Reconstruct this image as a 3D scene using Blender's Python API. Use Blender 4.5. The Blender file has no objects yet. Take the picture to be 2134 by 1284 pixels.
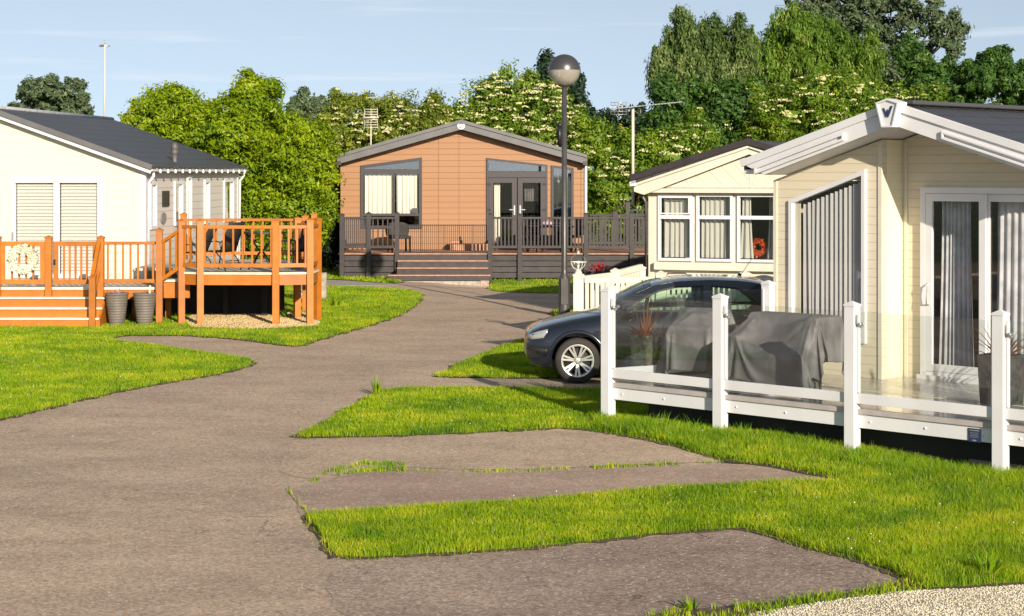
import bpy, bmesh, math, random
import numpy as np
from mathutils import Vector, Matrix, noise
from mathutils.geometry import delaunay_2d_cdt, tessellate_polygon

random.seed(7)
rng = np.random.default_rng(11)
S = bpy.context.scene
COL = S.collection
PI = math.pi

# ------------------------------------------------------------------ camera, world, sun, exposure
F, CX, HY, CH = 3800.0, 1067.0, 360.0, 2.8          # focal (photo px), centre column, horizon row, eye height
cam = bpy.data.cameras.new("camera"); camo = bpy.data.objects.new("camera", cam); COL.objects.link(camo)
camo.location = (0, 0, CH); camo.rotation_euler = (PI/2, 0, 0)
cam.sensor_width = 36; cam.lens = 36*F/2134.0; cam.shift_y = -(642-HY)/2134.0
cam.clip_start = 0.1; cam.clip_end = 3000
S.camera = camo

SUN_AZ, SUN_EL = math.radians(20), math.radians(17.5)
sd = Vector((math.sin(SUN_AZ)*math.cos(SUN_EL), -math.cos(SUN_AZ)*math.cos(SUN_EL), math.sin(SUN_EL)))
sun = bpy.data.lights.new("sun", 'SUN'); sun.energy = 5.0; sun.angle = math.radians(0.5); sun.color = (1.0, 0.88, 0.71)
suno = bpy.data.objects.new("sun", sun); COL.objects.link(suno)
suno.rotation_euler = (-sd).to_track_quat('-Z', 'Y').to_euler()

W = bpy.data.worlds.new("World"); S.world = W; W.use_nodes = True
wn = W.node_tree; wn.nodes.clear()
def wnode(t, **k):
    n = wn.nodes.new(t)
    for a, b in k.items(): setattr(n, a, b)
    return n
sky = wnode('ShaderNodeTexSky', sky_type='NISHITA', sun_disc=False, sun_elevation=SUN_EL, sun_rotation=PI-SUN_AZ,
            altitude=0, air_density=1.0, dust_density=0.8, ozone_density=3.0)
bg = wnode('ShaderNodeBackground'); bg.inputs[1].default_value = 0.15
wo = wnode('ShaderNodeOutputWorld')
# thin high cirrus: noise stretched along the horizon, mixed faintly into the sky
tc = wnode('ShaderNodeTexCoord'); mp = wnode('ShaderNodeMapping'); mp.inputs['Scale'].default_value = (5, 5, 90)
nz = wnode('ShaderNodeTexNoise'); nz.inputs['Scale'].default_value = 1.6; nz.inputs['Detail'].default_value = 5
rp = wnode('ShaderNodeValToRGB'); rp.color_ramp.elements[0].position = 0.58; rp.color_ramp.elements[1].position = 0.80
rp.color_ramp.elements[1].color = (0.34, 0.34, 0.34, 1)
mx = wnode('ShaderNodeMixRGB'); mx.inputs[2].default_value = (4.8, 5.0, 5.3, 1)
wn.links.new(tc.outputs['Generated'], mp.inputs[0]); wn.links.new(mp.outputs[0], nz.inputs['Vector'])
wn.links.new(nz.outputs[0], rp.inputs[0]); wn.links.new(rp.outputs[0], mx.inputs[0])
sm = wnode('ShaderNodeMapping'); sm.inputs['Location'].default_value = (0, 0, 0.20)
wn.links.new(tc.outputs['Generated'], sm.inputs[0]); wn.links.new(sm.outputs[0], sky.inputs['Vector'])
hs = wnode('ShaderNodeHueSaturation'); hs.inputs['Hue'].default_value = 0.488; hs.inputs['Saturation'].default_value = 0.52; hs.inputs['Value'].default_value = 0.74
wn.links.new(sky.outputs[0], hs.inputs['Color']); wn.links.new(hs.outputs[0], mx.inputs[1]); wn.links.new(mx.outputs[0], bg.inputs[0]); wn.links.new(bg.outputs[0], wo.inputs[0])

S.view_settings.view_transform = 'Standard'; S.view_settings.look = 'None'
S.view_settings.exposure = 0.52; S.view_settings.gamma = 1.0
S.render.engine = 'CYCLES'
S.cycles.max_bounces = 10; S.cycles.transparent_max_bounces = 24

# ------------------------------------------------------------------ materials
def mat(name, col, rough=0.6, metal=0.0, nscale=0, namt=0.15, bump=0.0, bscale=None, spec=0.5, col2=None, coat=0.0):
    m = bpy.data.materials.new(name); m.use_nodes = True
    nt = m.node_tree; b = nt.nodes['Principled BSDF']
    b.inputs['Base Color'].default_value = (*col, 1); b.inputs['Roughness'].default_value = rough
    b.inputs['Metallic'].default_value = metal; b.inputs['Specular IOR Level'].default_value = spec
    b.inputs['Coat Weight'].default_value = coat; b.inputs['Coat Roughness'].default_value = 0.05
    if nscale or bump:
        tc = nt.nodes.new('ShaderNodeTexCoord')
        n = nt.nodes.new('ShaderNodeTexNoise'); n.inputs['Scale'].default_value = nscale or 20; n.inputs['Detail'].default_value = 6
        nt.links.new(tc.outputs['Object'], n.inputs['Vector'])
        if nscale:
            r = nt.nodes.new('ShaderNodeMixRGB')
            c2 = col2 or tuple(c*(1-2*namt) for c in col)
            c1 = tuple(min(1, c*(1+namt)) for c in col) if not col2 else col
            r.inputs[1].default_value = (*c1, 1); r.inputs[2].default_value = (*c2, 1)
            cr = nt.nodes.new('ShaderNodeValToRGB'); cr.color_ramp.elements[0].position = .35; cr.color_ramp.elements[1].position = .65
            nt.links.new(n.outputs[0], cr.inputs[0]); nt.links.new(cr.outputs[0], r.inputs[0])
            nt.links.new(r.outputs[0], b.inputs['Base Color'])
        if bump:
            n2 = nt.nodes.new('ShaderNodeTexNoise'); n2.inputs['Scale'].default_value = bscale or 40; n2.inputs['Detail'].default_value = 5
            nt.links.new(tc.outputs['Object'], n2.inputs['Vector'])
            bp = nt.nodes.new('ShaderNodeBump'); bp.inputs['Strength'].default_value = bump; bp.inputs['Distance'].default_value = 0.02
            nt.links.new(n2.outputs[0], bp.inputs['Height']); nt.links.new(bp.outputs[0], b.inputs['Normal'])
    return m

def M_(nt, op, a, b=None, c=None):
    n = nt.nodes.new('ShaderNodeMath'); n.operation = op
    for i, v in enumerate((a, b, c)):
        if v is None: continue
        if isinstance(v, (int, float)): n.inputs[i].default_value = v
        else: nt.links.new(v, n.inputs[i])
    return n.outputs[0]

def siding(name, col, h=0.15, off=0.0, groove=0.55, rough=0.55, grain=0.12, col2=None, lap=0.9):
    """horizontal lapped boards: bump sawtooth, thin dark joint, grain along the board"""
    m = bpy.data.materials.new(name); m.use_nodes = True
    nt = m.node_tree; b = nt.nodes['Principled BSDF']; b.inputs['Roughness'].default_value = rough
    tc = nt.nodes.new('ShaderNodeTexCoord'); sp = nt.nodes.new('ShaderNodeSeparateXYZ'); nt.links.new(tc.outputs['Object'], sp.inputs[0])
    q = M_(nt, 'MULTIPLY', M_(nt, 'ADD', sp.outputs[2], 50+off), 1/h)
    fr = M_(nt, 'FRACT', q); row = M_(nt, 'FLOOR', q)
    mask = M_(nt, 'LESS_THAN', fr, 0.07)
    mp = nt.nodes.new('ShaderNodeMapping'); mp.inputs['Scale'].default_value = (1.5, 1.5, 28); nt.links.new(tc.outputs['Object'], mp.inputs[0])
    n = nt.nodes.new('ShaderNodeTexNoise'); n.inputs['Scale'].default_value = 2.2; n.inputs['Detail'].default_value = 6; nt.links.new(mp.outputs[0], n.inputs['Vector'])
    wn_ = nt.nodes.new('ShaderNodeTexWhiteNoise'); wn_.noise_dimensions = '1D'; nt.links.new(row, wn_.inputs['W'])
    val = M_(nt, 'ADD', M_(nt, 'MULTIPLY', n.outputs[0], 0.75), M_(nt, 'MULTIPLY', wn_.outputs[0], 0.25))
    r = nt.nodes.new('ShaderNodeMixRGB')
    c2 = col2 or tuple(c*(1-2*grain) for c in col)
    r.inputs[1].default_value = (*c2, 1); r.inputs[2].default_value = (*col, 1)
    nt.links.new(val, r.inputs[0])
    g = nt.nodes.new('ShaderNodeMixRGB'); g.blend_type = 'MULTIPLY'; g.inputs[2].default_value = (groove, groove, groove, 1)
    nt.links.new(mask, g.inputs[0]); nt.links.new(r.outputs[0], g.inputs[1]); nt.links.new(g.outputs[0], b.inputs['Base Color'])
    bp = nt.nodes.new('ShaderNodeBump'); bp.inputs['Strength'].default_value = lap; bp.inputs['Distance'].default_value = 0.012
    hh = M_(nt, 'ADD', M_(nt, 'SUBTRACT', 1.0, M_(nt, 'MULTIPLY', fr, 0.6)), M_(nt, 'MULTIPLY', mask, -1.0))
    nt.links.new(hh, bp.inputs['Height']); nt.links.new(bp.outputs[0], b.inputs['Normal'])
    return m

def rooftile(name, col, du=0.30, dv=0.22):
    m = bpy.data.materials.new(name); m.use_nodes = True
    nt = m.node_tree; b = nt.nodes['Principled BSDF']; b.inputs['Roughness'].default_value = 0.45
    tc = nt.nodes.new('ShaderNodeTexCoord'); sp = nt.nodes.new('ShaderNodeSeparateXYZ'); nt.links.new(tc.outputs['Object'], sp.inputs[0])
    fu = M_(nt, 'FRACT', M_(nt, 'MULTIPLY', M_(nt, 'ADD', sp.outputs[0], 50), 1/du))
    sv = M_(nt, 'SINE', M_(nt, 'MULTIPLY', sp.outputs[1], 2*PI/dv))
    h = M_(nt, 'ADD', M_(nt, 'MULTIPLY', fu, 0.8), M_(nt, 'MULTIPLY', sv, 0.5))
    bp = nt.nodes.new('ShaderNodeBump'); bp.inputs['Strength'].default_value = 0.9; bp.inputs['Distance'].default_value = 0.03
    nt.links.new(h, bp.inputs['Height']); nt.links.new(bp.outputs[0], b.inputs['Normal'])
    mask = M_(nt, 'LESS_THAN', fu, 0.12)
    n = nt.nodes.new('ShaderNodeTexNoise'); n.inputs['Scale'].default_value = 3; n.inputs['Detail'].default_value = 5; nt.links.new(tc.outputs['Object'], n.inputs['Vector'])
    r = nt.nodes.new('ShaderNodeMixRGB'); r.inputs[1].default_value = (*[c*.8 for c in col], 1); r.inputs[2].default_value = (*[c*1.25 for c in col], 1)
    nt.links.new(n.outputs[0], r.inputs[0])
    g = nt.nodes.new('ShaderNodeMixRGB'); g.blend_type = 'MULTIPLY'; g.inputs[2].default_value = (.55, .55, .55, 1)
    nt.links.new(mask, g.inputs[0]); nt.links.new(r.outputs[0], g.inputs[1]); nt.links.new(g.outputs[0], b.inputs['Base Color'])
    return m

def glassmat(name, tint=(0.93, 0.97, 0.95), refl=1.0, base=0.04):
    m = bpy.data.materials.new(name); m.use_nodes = True
    nt = m.node_tree; nt.nodes.clear()
    o = nt.nodes.new('ShaderNodeOutputMaterial'); t = nt.nodes.new('ShaderNodeBsdfTransparent'); t.inputs[0].default_value = (*tint, 1)
    g = nt.nodes.new('ShaderNodeBsdfGlossy'); g.inputs['Roughness'].default_value = 0.02; g.inputs[0].default_value = (refl, refl, refl, 1)
    f = nt.nodes.new('ShaderNodeLayerWeight'); f.inputs[0].default_value = 0.5   # facing term: Schlick, the same from both sides
    a = M_(nt, 'ADD', M_(nt, 'MULTIPLY', M_(nt, 'POWER', f.outputs['Facing'], 5.0), .9), base)
    x = nt.nodes.new('ShaderNodeMixShader'); nt.links.new(a, x.inputs[0]); nt.links.new(t.outputs[0], x.inputs[1]); nt.links.new(g.outputs[0], x.inputs[2])
    nt.links.new(x.outputs[0], o.inputs[0])
    return m

def leafmat(name, c1, c2, trans=0.35, rough=0.5, nscale=0.9, c3=None, straw=0, n2=0):
    """per-leaf random hue between c1 and c2, with some light through the leaf"""
    m = bpy.data.materials.new(name); m.use_nodes = True
    nt = m.node_tree; b = nt.nodes['Principled BSDF']; b.inputs['Roughness'].default_value = rough; b.inputs['Specular IOR Level'].default_value = 0.35
    ge = nt.nodes.new('ShaderNodeNewGeometry'); tc = nt.nodes.new('ShaderNodeTexCoord')
    n = nt.nodes.new('ShaderNodeTexNoise'); n.inputs['Scale'].default_value = nscale; n.inputs['Detail'].default_value = 3
    nt.links.new(tc.outputs['Object'], n.inputs['Vector'])
    v = M_(nt, 'ADD', M_(nt, 'MULTIPLY', ge.outputs['Random Per Island'], 0.55), M_(nt, 'SUBTRACT', M_(nt, 'MULTIPLY', n.outputs[0], 1.5), 0.5))
    if n2:
        m2 = nt.nodes.new('ShaderNodeTexNoise'); m2.inputs['Scale'].default_value = n2; m2.inputs['Detail'].default_value = 4; nt.links.new(tc.outputs['Object'], m2.inputs['Vector'])
        v = M_(nt, 'ADD', v, M_(nt, 'MULTIPLY', M_(nt, 'SUBTRACT', m2.outputs[0], .5), 1.3))
    r = nt.nodes.new('ShaderNodeValToRGB')
    r.color_ramp.elements[0].color = (*c1, 1); r.color_ramp.elements[1].color = (*c2, 1)
    if c3:
        r.color_ramp.elements[1].position = 0.75
        e = r.color_ramp.elements.new(1.0); e.color = (*c3, 1)
    nt.links.new(v, r.inputs[0])
    if straw:
        w_ = nt.nodes.new('ShaderNodeMixRGB'); w_.inputs[2].default_value = (.44, .36, .13, 1); nt.links.new(M_(nt, 'GREATER_THAN', ge.outputs['Random Per Island'], 1-straw), w_.inputs[0]); nt.links.new(r.outputs[0], w_.inputs[1]); r = w_
    nt.links.new(r.outputs[0], b.inputs['Base Color'])
    t = nt.nodes.new('ShaderNodeBsdfTranslucent'); nt.links.new(r.outputs[0], t.inputs[0])
    x = nt.nodes.new('ShaderNodeMixShader'); x.inputs[0].default_value = trans
    o = nt.nodes['Material Output']
    nt.links.new(b.outputs[0], x.inputs[1]); nt.links.new(t.outputs[0], x.inputs[2]); nt.links.new(x.outputs[0], o.inputs[0])
    return m

def asphalt(name, c1, c2, speck=0.6, big=0.35, c3=None, fade=None, cracks=0.0):
    m = bpy.data.materials.new(name); m.use_nodes = True
    nt = m.node_tree; b = nt.nodes['Principled BSDF']; b.inputs['Roughness'].default_value = 0.9; b.inputs['Specular IOR Level'].default_value = 0.2
    tc = nt.nodes.new('ShaderNodeTexCoord')
    def noise(s, d=6, r=0.6):
        n = nt.nodes.new('ShaderNodeTexNoise'); n.inputs['Scale'].default_value = s; n.inputs['Detail'].default_value = d; n.inputs['Roughness'].default_value = r
        nt.links.new(tc.outputs['Object'], n.inputs['Vector']); return n.outputs[0]
    r = nt.nodes.new('ShaderNodeMixRGB'); r.inputs[1].default_value = (*c1, 1); r.inputs[2].default_value = (*c2, 1)
    cr = nt.nodes.new('ShaderNodeValToRGB'); cr.color_ramp.elements[0].position = .3; cr.color_ramp.elements[1].position = .7
    nt.links.new(noise(big), cr.inputs[0]); nt.links.new(cr.outputs[0], r.inputs[0])
    if fade:      # the patch wears into the older road surface towards one side
        sp = nt.nodes.new('ShaderNodeSeparateXYZ'); nt.links.new(tc.outputs['Object'], sp.inputs[0])
        mr = nt.nodes.new('ShaderNodeMapRange'); mr.inputs[1].default_value = fade[0]; mr.inputs[2].default_value = fade[1]; nt.links.new(M_(nt, 'ADD', sp.outputs[0], M_(nt, 'MULTIPLY', noise(1.5), fade[2])), mr.inputs[0])
        f_ = nt.nodes.new('ShaderNodeMixRGB'); f_.inputs[1].default_value = (*c3, 1); nt.links.new(mr.outputs[0], f_.inputs[0]); nt.links.new(r.outputs[0], f_.inputs[2]); r = f_
    # broad stains and paler worn streaks along the way
    mp = nt.nodes.new('ShaderNodeMapping'); mp.inputs['Scale'].default_value = (.6, 1.0, 1); mp.inputs['Rotation'].default_value = (0, 0, .25); nt.links.new(tc.outputs['Object'], mp.inputs[0])
    ns = nt.nodes.new('ShaderNodeTexNoise'); ns.inputs['Scale'].default_value = 1.1; ns.inputs['Detail'].default_value = 9; ns.inputs['Roughness'].default_value = .68; nt.links.new(mp.outputs[0], ns.inputs['Vector'])
    cs = nt.nodes.new('ShaderNodeValToRGB'); e_ = cs.color_ramp.elements; e_[0].position = .34; e_[0].color = (.66, .63, .62, 1); e_[1].position = .62; e_[1].color = (1.12, 1.10, 1.06, 1); nt.links.new(ns.outputs[0], cs.inputs[0])
    g0 = nt.nodes.new('ShaderNodeMixRGB'); g0.blend_type = 'MULTIPLY'; g0.inputs[0].default_value = .6; nt.links.new(r.outputs[0], g0.inputs[1]); nt.links.new(cs.outputs[0], g0.inputs[2]); r = g0
    if cracks:
        nd = nt.nodes.new('ShaderNodeTexNoise'); nd.inputs['Scale'].default_value = 2.2; nd.inputs['Detail'].default_value = 6; nt.links.new(tc.outputs['Object'], nd.inputs['Vector'])
        va_ = nt.nodes.new('ShaderNodeVectorMath'); va_.operation = 'SCALE'; va_.inputs['Scale'].default_value = .9; nt.links.new(nd.outputs['Color'], va_.inputs[0])
        vb_ = nt.nodes.new('ShaderNodeVectorMath'); vb_.operation = 'ADD'; nt.links.new(tc.outputs['Object'], vb_.inputs[0]); nt.links.new(va_.outputs[0], vb_.inputs[1])
        vc = nt.nodes.new('ShaderNodeTexVoronoi'); vc.feature = 'DISTANCE_TO_EDGE'; vc.inputs['Scale'].default_value = .32; nt.links.new(vb_.outputs[0], vc.inputs['Vector'])
        ck = M_(nt, 'MULTIPLY', M_(nt, 'LESS_THAN', vc.outputs['Distance'], .0035), M_(nt, 'GREATER_THAN', noise(.7), .52))
        g1 = nt.nodes.new('ShaderNodeMixRGB'); g1.inputs[2].default_value = (.10, .08, .065, 1); nt.links.new(M_(nt, 'MULTIPLY', ck, cracks), g1.inputs[0]); nt.links.new(r.outputs[0], g1.inputs[1]); r = g1
    # aggregate speckle
    vo = nt.nodes.new('ShaderNodeTexVoronoi'); vo.inputs['Scale'].default_value = 55; nt.links.new(tc.outputs['Object'], vo.inputs['Vector'])
    sx = nt.nodes.new('ShaderNodeSeparateXYZ'); nt.links.new(vo.outputs['Color'], sx.inputs[0])
    k = M_(nt, 'ADD', 1-speck/2, M_(nt, 'MULTIPLY', sx.outputs[0], speck))
    k2 = M_(nt, 'MULTIPLY', k, M_(nt, 'ADD', 0.72, M_(nt, 'MULTIPLY', noise(7, 8, .75), 0.55)))
    g = nt.nodes.new('ShaderNodeMixRGB'); g.blend_type = 'MULTIPLY'; g.inputs[0].default_value = 1
    cmb = nt.nodes.new('ShaderNodeCombineXYZ')
    for i in range(3): nt.links.new(k2, cmb.inputs[i])
    nt.links.new(r.outputs[0], g.inputs[1]); nt.links.new(cmb.outputs[0], g.inputs[2])
    # scattered pale chippings
    wh = M_(nt, 'GREATER_THAN', sx.outputs[1], 0.975)
    g2 = nt.nodes.new('ShaderNodeMixRGB'); g2.inputs[2].default_value = (0.55, 0.5, 0.42, 1)
    nt.links.new(wh, g2.inputs[0]); nt.links.new(g.outputs[0], g2.inputs[1]); nt.links.new(g2.outputs[0], b.inputs['Base Color'])
    bp = nt.nodes.new('ShaderNodeBump'); bp.inputs['Strength'].default_value = 0.55; bp.inputs['Distance'].default_value = 0.008
    nt.links.new(noise(60, 6, .8), bp.inputs['Height']); nt.links.new(bp.outputs[0], b.inputs['Normal'])
    return m

WHITE = mat('white_upvc', (0.66, 0.66, 0.68), 0.35, nscale=2, namt=0.03)
CREAMW = mat('cream_upvc', (0.64, 0.60, 0.50), 0.45, nscale=2, namt=0.04)
ORANGE = mat('stained_timber', (0.41, 0.130, 0.009), 0.5, nscale=5, namt=0.07, bump=0.12, bscale=60)
PALEEDGE = mat('pale_nosing', (0.72, 0.66, 0.50), 0.6, nscale=6, namt=.08)
DECKGREY = mat('deck_board_grey', (0.50, 0.46, 0.39), 0.6, nscale=8, namt=.1)
ANTH = mat('anthracite_board', (0.034, 0.027, 0.029), 0.55, nscale=6, namt=0.15, bump=.1)
ANTHF = mat('anthracite_frame', (0.045, 0.038, 0.041), 0.4)
FASCIA = mat('grey_fascia', (0.12, 0.118, 0.122), 0.45, nscale=3, namt=.06)
BROWNDECK = mat('brown_deck', (0.42, 0.22, 0.14), 0.6, nscale=8, namt=.12)
BLACKM = mat('black_metal', (0.012, 0.012, 0.014), 0.4)
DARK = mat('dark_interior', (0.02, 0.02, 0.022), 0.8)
STEEL = mat('galvanised_steel', (0.45, 0.46, 0.47), 0.4, metal=0.7, nscale=12, namt=.1)
LAMPM = mat('lamp_grey_paint', (0.075, 0.072, 0.07), 0.38, nscale=4, namt=.1, metal=.3)
GLASS = glassmat('window_glass', (.96,.965,.96), 1.0, .05)
GLASSR = glassmat('coated_glass', (.70,.74,.74), 1.0, .16)
GLASSB = glassmat('balustrade_glass', (0.91, 0.94, 0.93), 1.0, 0.055)
GLASSC = glassmat('car_glass', (0.84, 0.92, 0.87), 1.0, 0.04)
CURTW = mat('cream_curtain', (0.70, 0.69, 0.60), 0.9)
CURTG = mat('pale_grey_curtain', (0.47, 0.47, 0.43), 0.9)
NETC = mat('net_curtain', (0.56, 0.56, 0.60), 0.9, nscale=5, namt=.12)
BLIND = mat('blind_slat', (0.62, 0.60, 0.56), 0.6)
BLINDG = mat('vertical_blind_slat', (0.48, 0.47, 0.48), 0.8)
SOIL = mat('soil', (0.055, 0.036, 0.020), 0.95, nscale=14, namt=.3, bump=.6, bscale=50)
CONCRETE = mat('concrete', (0.36, 0.33, 0.29), 0.9, nscale=9, namt=.15, bump=.3)
STONEP = mat('stone_planter', (0.11, 0.105, 0.088), 0.9, nscale=14, namt=.35, bump=.8, bscale=25)
DARKP = mat('dark_planter', (0.045, 0.045, 0.047), 0.8, nscale=14, namt=.3, bump=.5, bscale=25)
COVER = mat('grey_cover_fabric', (0.150, 0.143, 0.150), 0.6, nscale=4, namt=.16, bump=.9, bscale=5)
POTG = mat('grey_pot', (0.145, 0.125, 0.108), 0.6, nscale=6, namt=.08)
RUBBER = mat('tyre_rubber', (0.028, 0.024, 0.022), 0.8)
ALLOY = mat('alloy_wheel', (0.62, 0.60, 0.56), 0.3, metal=0.6)
CARP = mat('dark_blue_paint', (0.011, 0.014, 0.023), 0.20, metal=0.3, coat=1.0)
CARDK = mat('car_black_plastic', (0.02, 0.02, 0.022), 0.6)
SEAT = mat('seat_fabric', (0.03, 0.03, 0.035), 0.9)
LENS = mat('headlight_lens', (0.50, 0.52, 0.50), 0.15, metal=.5, coat=1)
SLING = mat('black_sling', (0.02, 0.018, 0.018), 0.7)
BARK = mat('bark', (0.10, 0.075, 0.05), 0.9, nscale=6, namt=.2, bump=.5)
BARKP = mat('pale_bark', (0.15, 0.13, 0.11), 0.9, nscale=6, namt=.2, bump=.4)
LOGOW = mat('emblem_white', (0.75, 0.75, 0.75), 0.5)
LOGON = mat('emblem_navy', (0.02, 0.035, 0.09), 0.5)
REDF = leafmat('red_flower', (0.55, 0.05, 0.01), (0.75, 0.16, 0.03))
CREAMF = leafmat('cream_flower', (0.50, 0.48, 0.20), (0.66, 0.64, 0.36), trans=.2)
WREATHF = leafmat('wreath_petal', (0.62, 0.58, 0.42), (0.80, 0.78, 0.66), trans=.15)
PINKF = leafmat('pink_succulent', (0.35, 0.20, 0.22), (0.60, 0.42, 0.45), trans=.1)
PHORM = leafmat('bronze_spiky_leaf', (0.15, 0.055, 0.03), (0.36, 0.13, 0.07), trans=.2, c3=(0.16, 0.17, 0.06))

SIDE_CREAM = siding('cream_yellow_siding', (0.66, 0.63, 0.50), 0.16, groove=0.72, grain=.03, lap=.5)
SIDE_PINK = siding('pale_siding_side', (0.60, 0.56, 0.51), 0.16, groove=0.62, grain=.04, lap=.5)
SIDE_BROWN = siding('wood_look_siding', (0.335, 0.168, 0.078), 0.165, groove=0.62, grain=.16, lap=.6, col2=(0.28, 0.135, 0.055))
SIDE_BEIGE = siding('beige_siding', (0.68, 0.61, 0.47), 0.10, groove=0.72, grain=.07, lap=.5)
SIDE_CRM2 = mat('cream_panel', (0.65, 0.60, 0.49), 0.5, nscale=3, namt=.03)
ROOF_L = rooftile('slate_grey_metal_tile', (0.060, 0.060, 0.064), 0.36, 0.20)
ROOF_R = rooftile('charcoal_metal_tile', (0.055, 0.055, 0.065), 0.30, 0.20)
ROOF_B = rooftile('dark_roof_tile', (0.06, 0.055, 0.055), 0.30, 0.20)

for m_ in (ORANGE, ANTH, WHITE, CREAMW):     # every board and post has its own slight shade
    nt = m_.node_tree; b = nt.nodes['Principled BSDF']; src = b.inputs['Base Color'].links[0].from_socket
    oi = nt.nodes.new('ShaderNodeObjectInfo'); k_ = {ORANGE: .30, ANTH: .35}.get(m_, .06)
    f_ = M_(nt, 'ADD', 1-k_/2, M_(nt, 'MULTIPLY', oi.outputs['Random'], k_)); cb = nt.nodes.new('ShaderNodeCombineXYZ')
    for i in range(3): nt.links.new(f_, cb.inputs[i])
    g_ = nt.nodes.new('ShaderNodeMixRGB'); g_.blend_type = 'MULTIPLY'; g_.inputs[0].default_value = 1; nt.links.new(src, g_.inputs[1]); nt.links.new(cb.outputs[0], g_.inputs[2]); nt.links.new(g_.outputs[0], b.inputs['Base Color'])

# ------------------------------------------------------------------ mesh builder
class MB:
    def __init__(s): s.v = []; s.f = []; s.sm = []
    def add(s, vs, fs, smooth=False):
        b = len(s.v); s.v += [tuple(p) for p in vs]
        for f in fs: s.f.append(tuple(b+i for i in f)); s.sm.append(smooth)
        return s
    def box(s, x0, x1, y0, y1, z0, z1):
        return s.add([(x0,y0,z0),(x1,y0,z0),(x1,y1,z0),(x0,y1,z0),(x0,y0,z1),(x1,y0,z1),(x1,y1,z1),(x0,y1,z1)],
                     [(0,3,2,1),(4,5,6,7),(0,1,5,4),(1,2,6,5),(2,3,7,6),(3,0,4,7)])
    def bar(s, p, q, w, h, up=(0,0,1)):
        p = Vector(p); q = Vector(q); d = (q-p).normalized(); up = Vector(up)
        a = d.cross(up)
        if a.length < 1e-4: a = d.cross(Vector((1,0,0)))
        a.normalize(); b = a.cross(d).normalized(); a *= w/2; b *= h/2
        vs = [p-a-b, p+a-b, p+a+b, p-a+b, q-a-b, q+a-b, q+a+b, q-a+b]
        return s.add(vs, [(0,1,2,3),(7,6,5,4),(0,4,5,1),(1,5,6,2),(2,6,7,3),(3,7,4,0)])
    def tube(s, pts, r, n=8, caps=True):
        pts = [Vector(p) for p in pts]; rs = r if isinstance(r, (list, tuple)) else [r]*len(pts)
        rings = []; vs = []
        for i, p in enumerate(pts):
            d = (pts[min(i+1, len(pts)-1)]-pts[max(i-1, 0)]).normalized()
            a = d.cross(Vector((0,0,1)))
            if a.length < 1e-3: a = Vector((1,0,0))
            a.normalize(); b = a.cross(d).normalized()
            for k in range(n):
                t = 2*PI*k/n; vs.append(p+a*math.cos(t)*rs[i]+b*math.sin(t)*rs[i])
        fs = [(i*n+k, i*n+(k+1) % n, (i+1)*n+(k+1) % n, (i+1)*n+k) for i in range(len(pts)-1) for k in range(n)]
        s.add(vs, fs, True)
        if caps:
            b = len(s.v)-len(vs)
            s.f.append(tuple(b+k for k in range(n))[::-1]); s.sm.append(False)
            s.f.append(tuple(b+(len(pts)-1)*n+k for k in range(n))); s.sm.append(False)
        return s
    def lathe(s, prof, n=24, c=(0,0,0), smooth=True):
        vs = [(c[0]+r*math.cos(2*PI*k/n), c[1]+r*math.sin(2*PI*k/n), c[2]+z) for r, z in prof for k in range(n)]
        fs = [(i*n+k, i*n+(k+1) % n, (i+1)*n+(k+1) % n, (i+1)*n+k) for i in range(len(prof)-1) for k in range(n)]
        return s.add(vs, fs, smooth)
    def prism(s, outer, holes=(), t0=0.0, t1=0.1, fn=lambda a, b, t: (a, t, b)):
        """polygon (a,b) with holes swept from t0 to t1"""
        loops = [list(outer)]+[list(h) for h in holes]
        flat = [p for l in loops for p in l]
        tri = tessellate_polygon([[Vector((p[0], p[1], 0)) for p in l] for l in loops])
        N = len(flat)
        vs = [fn(p[0], p[1], t0) for p in flat]+[fn(p[0], p[1], t1) for p in flat]
        fs = [tuple(t) for t in tri]+[tuple(N+i for i in t[::-1]) for t in tri]
        o = 0
        for l in loops:
            n = len(l)
            for i in range(n): fs.append((o+i, o+(i+1) % n, N+o+(i+1) % n, N+o+i))
            o += n
        return s.add(vs, fs)
    def build(s, name, material, parent=None, loc=None, bevel=0, fix=True):
        me = bpy.data.meshes.new(name); me.from_pydata(s.v, [], s.f)
        me.polygons.foreach_set('use_smooth', s.sm)
        if fix:
            bm = bmesh.new(); bm.from_mesh(me); bmesh.ops.recalc_face_normals(bm, faces=bm.faces); bm.to_mesh(me); bm.free()
        me.materials.append(material); me.update()
        o = bpy.data.objects.new(name, me); COL.objects.link(o)
        if parent: o.parent = parent
        if loc: o.location = loc
        if bevel:
            md = o.modifiers.new('bevel', 'BEVEL'); md.width = bevel; md.segments = 2; md.limit_method = 'ANGLE'
        return o

def npmesh(name, V, Fq, material, parent=None, smooth=False):
    """V (n,3); Fq list of (count, index array) all faces of the same size k"""
    me = bpy.data.meshes.new(name)
    V = np.asarray(V, dtype=np.float32); me.vertices.add(len(V)); me.vertices.foreach_set('co', V.ravel())
    tot = np.concatenate([f.ravel() for f in Fq]).astype(np.int32)
    cnt = np.concatenate([np.full(len(f), f.shape[1], dtype=np.int32) for f in Fq])
    st = np.concatenate([[0], np.cumsum(cnt)[:-1]]).astype(np.int32)
    me.loops.add(len(tot)); me.loops.foreach_set('vertex_index', tot)
    me.polygons.add(len(cnt)); me.polygons.foreach_set('loop_start', st); me.polygons.foreach_set('loop_total', cnt)
    if smooth: me.polygons.foreach_set('use_smooth', np.ones(len(cnt), dtype=bool))
    me.materials.append(material); me.update(calc_edges=True); me.validate()
    o = bpy.data.objects.new(name, me); COL.objects.link(o)
    if parent: o.parent = parent
    return o

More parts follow.
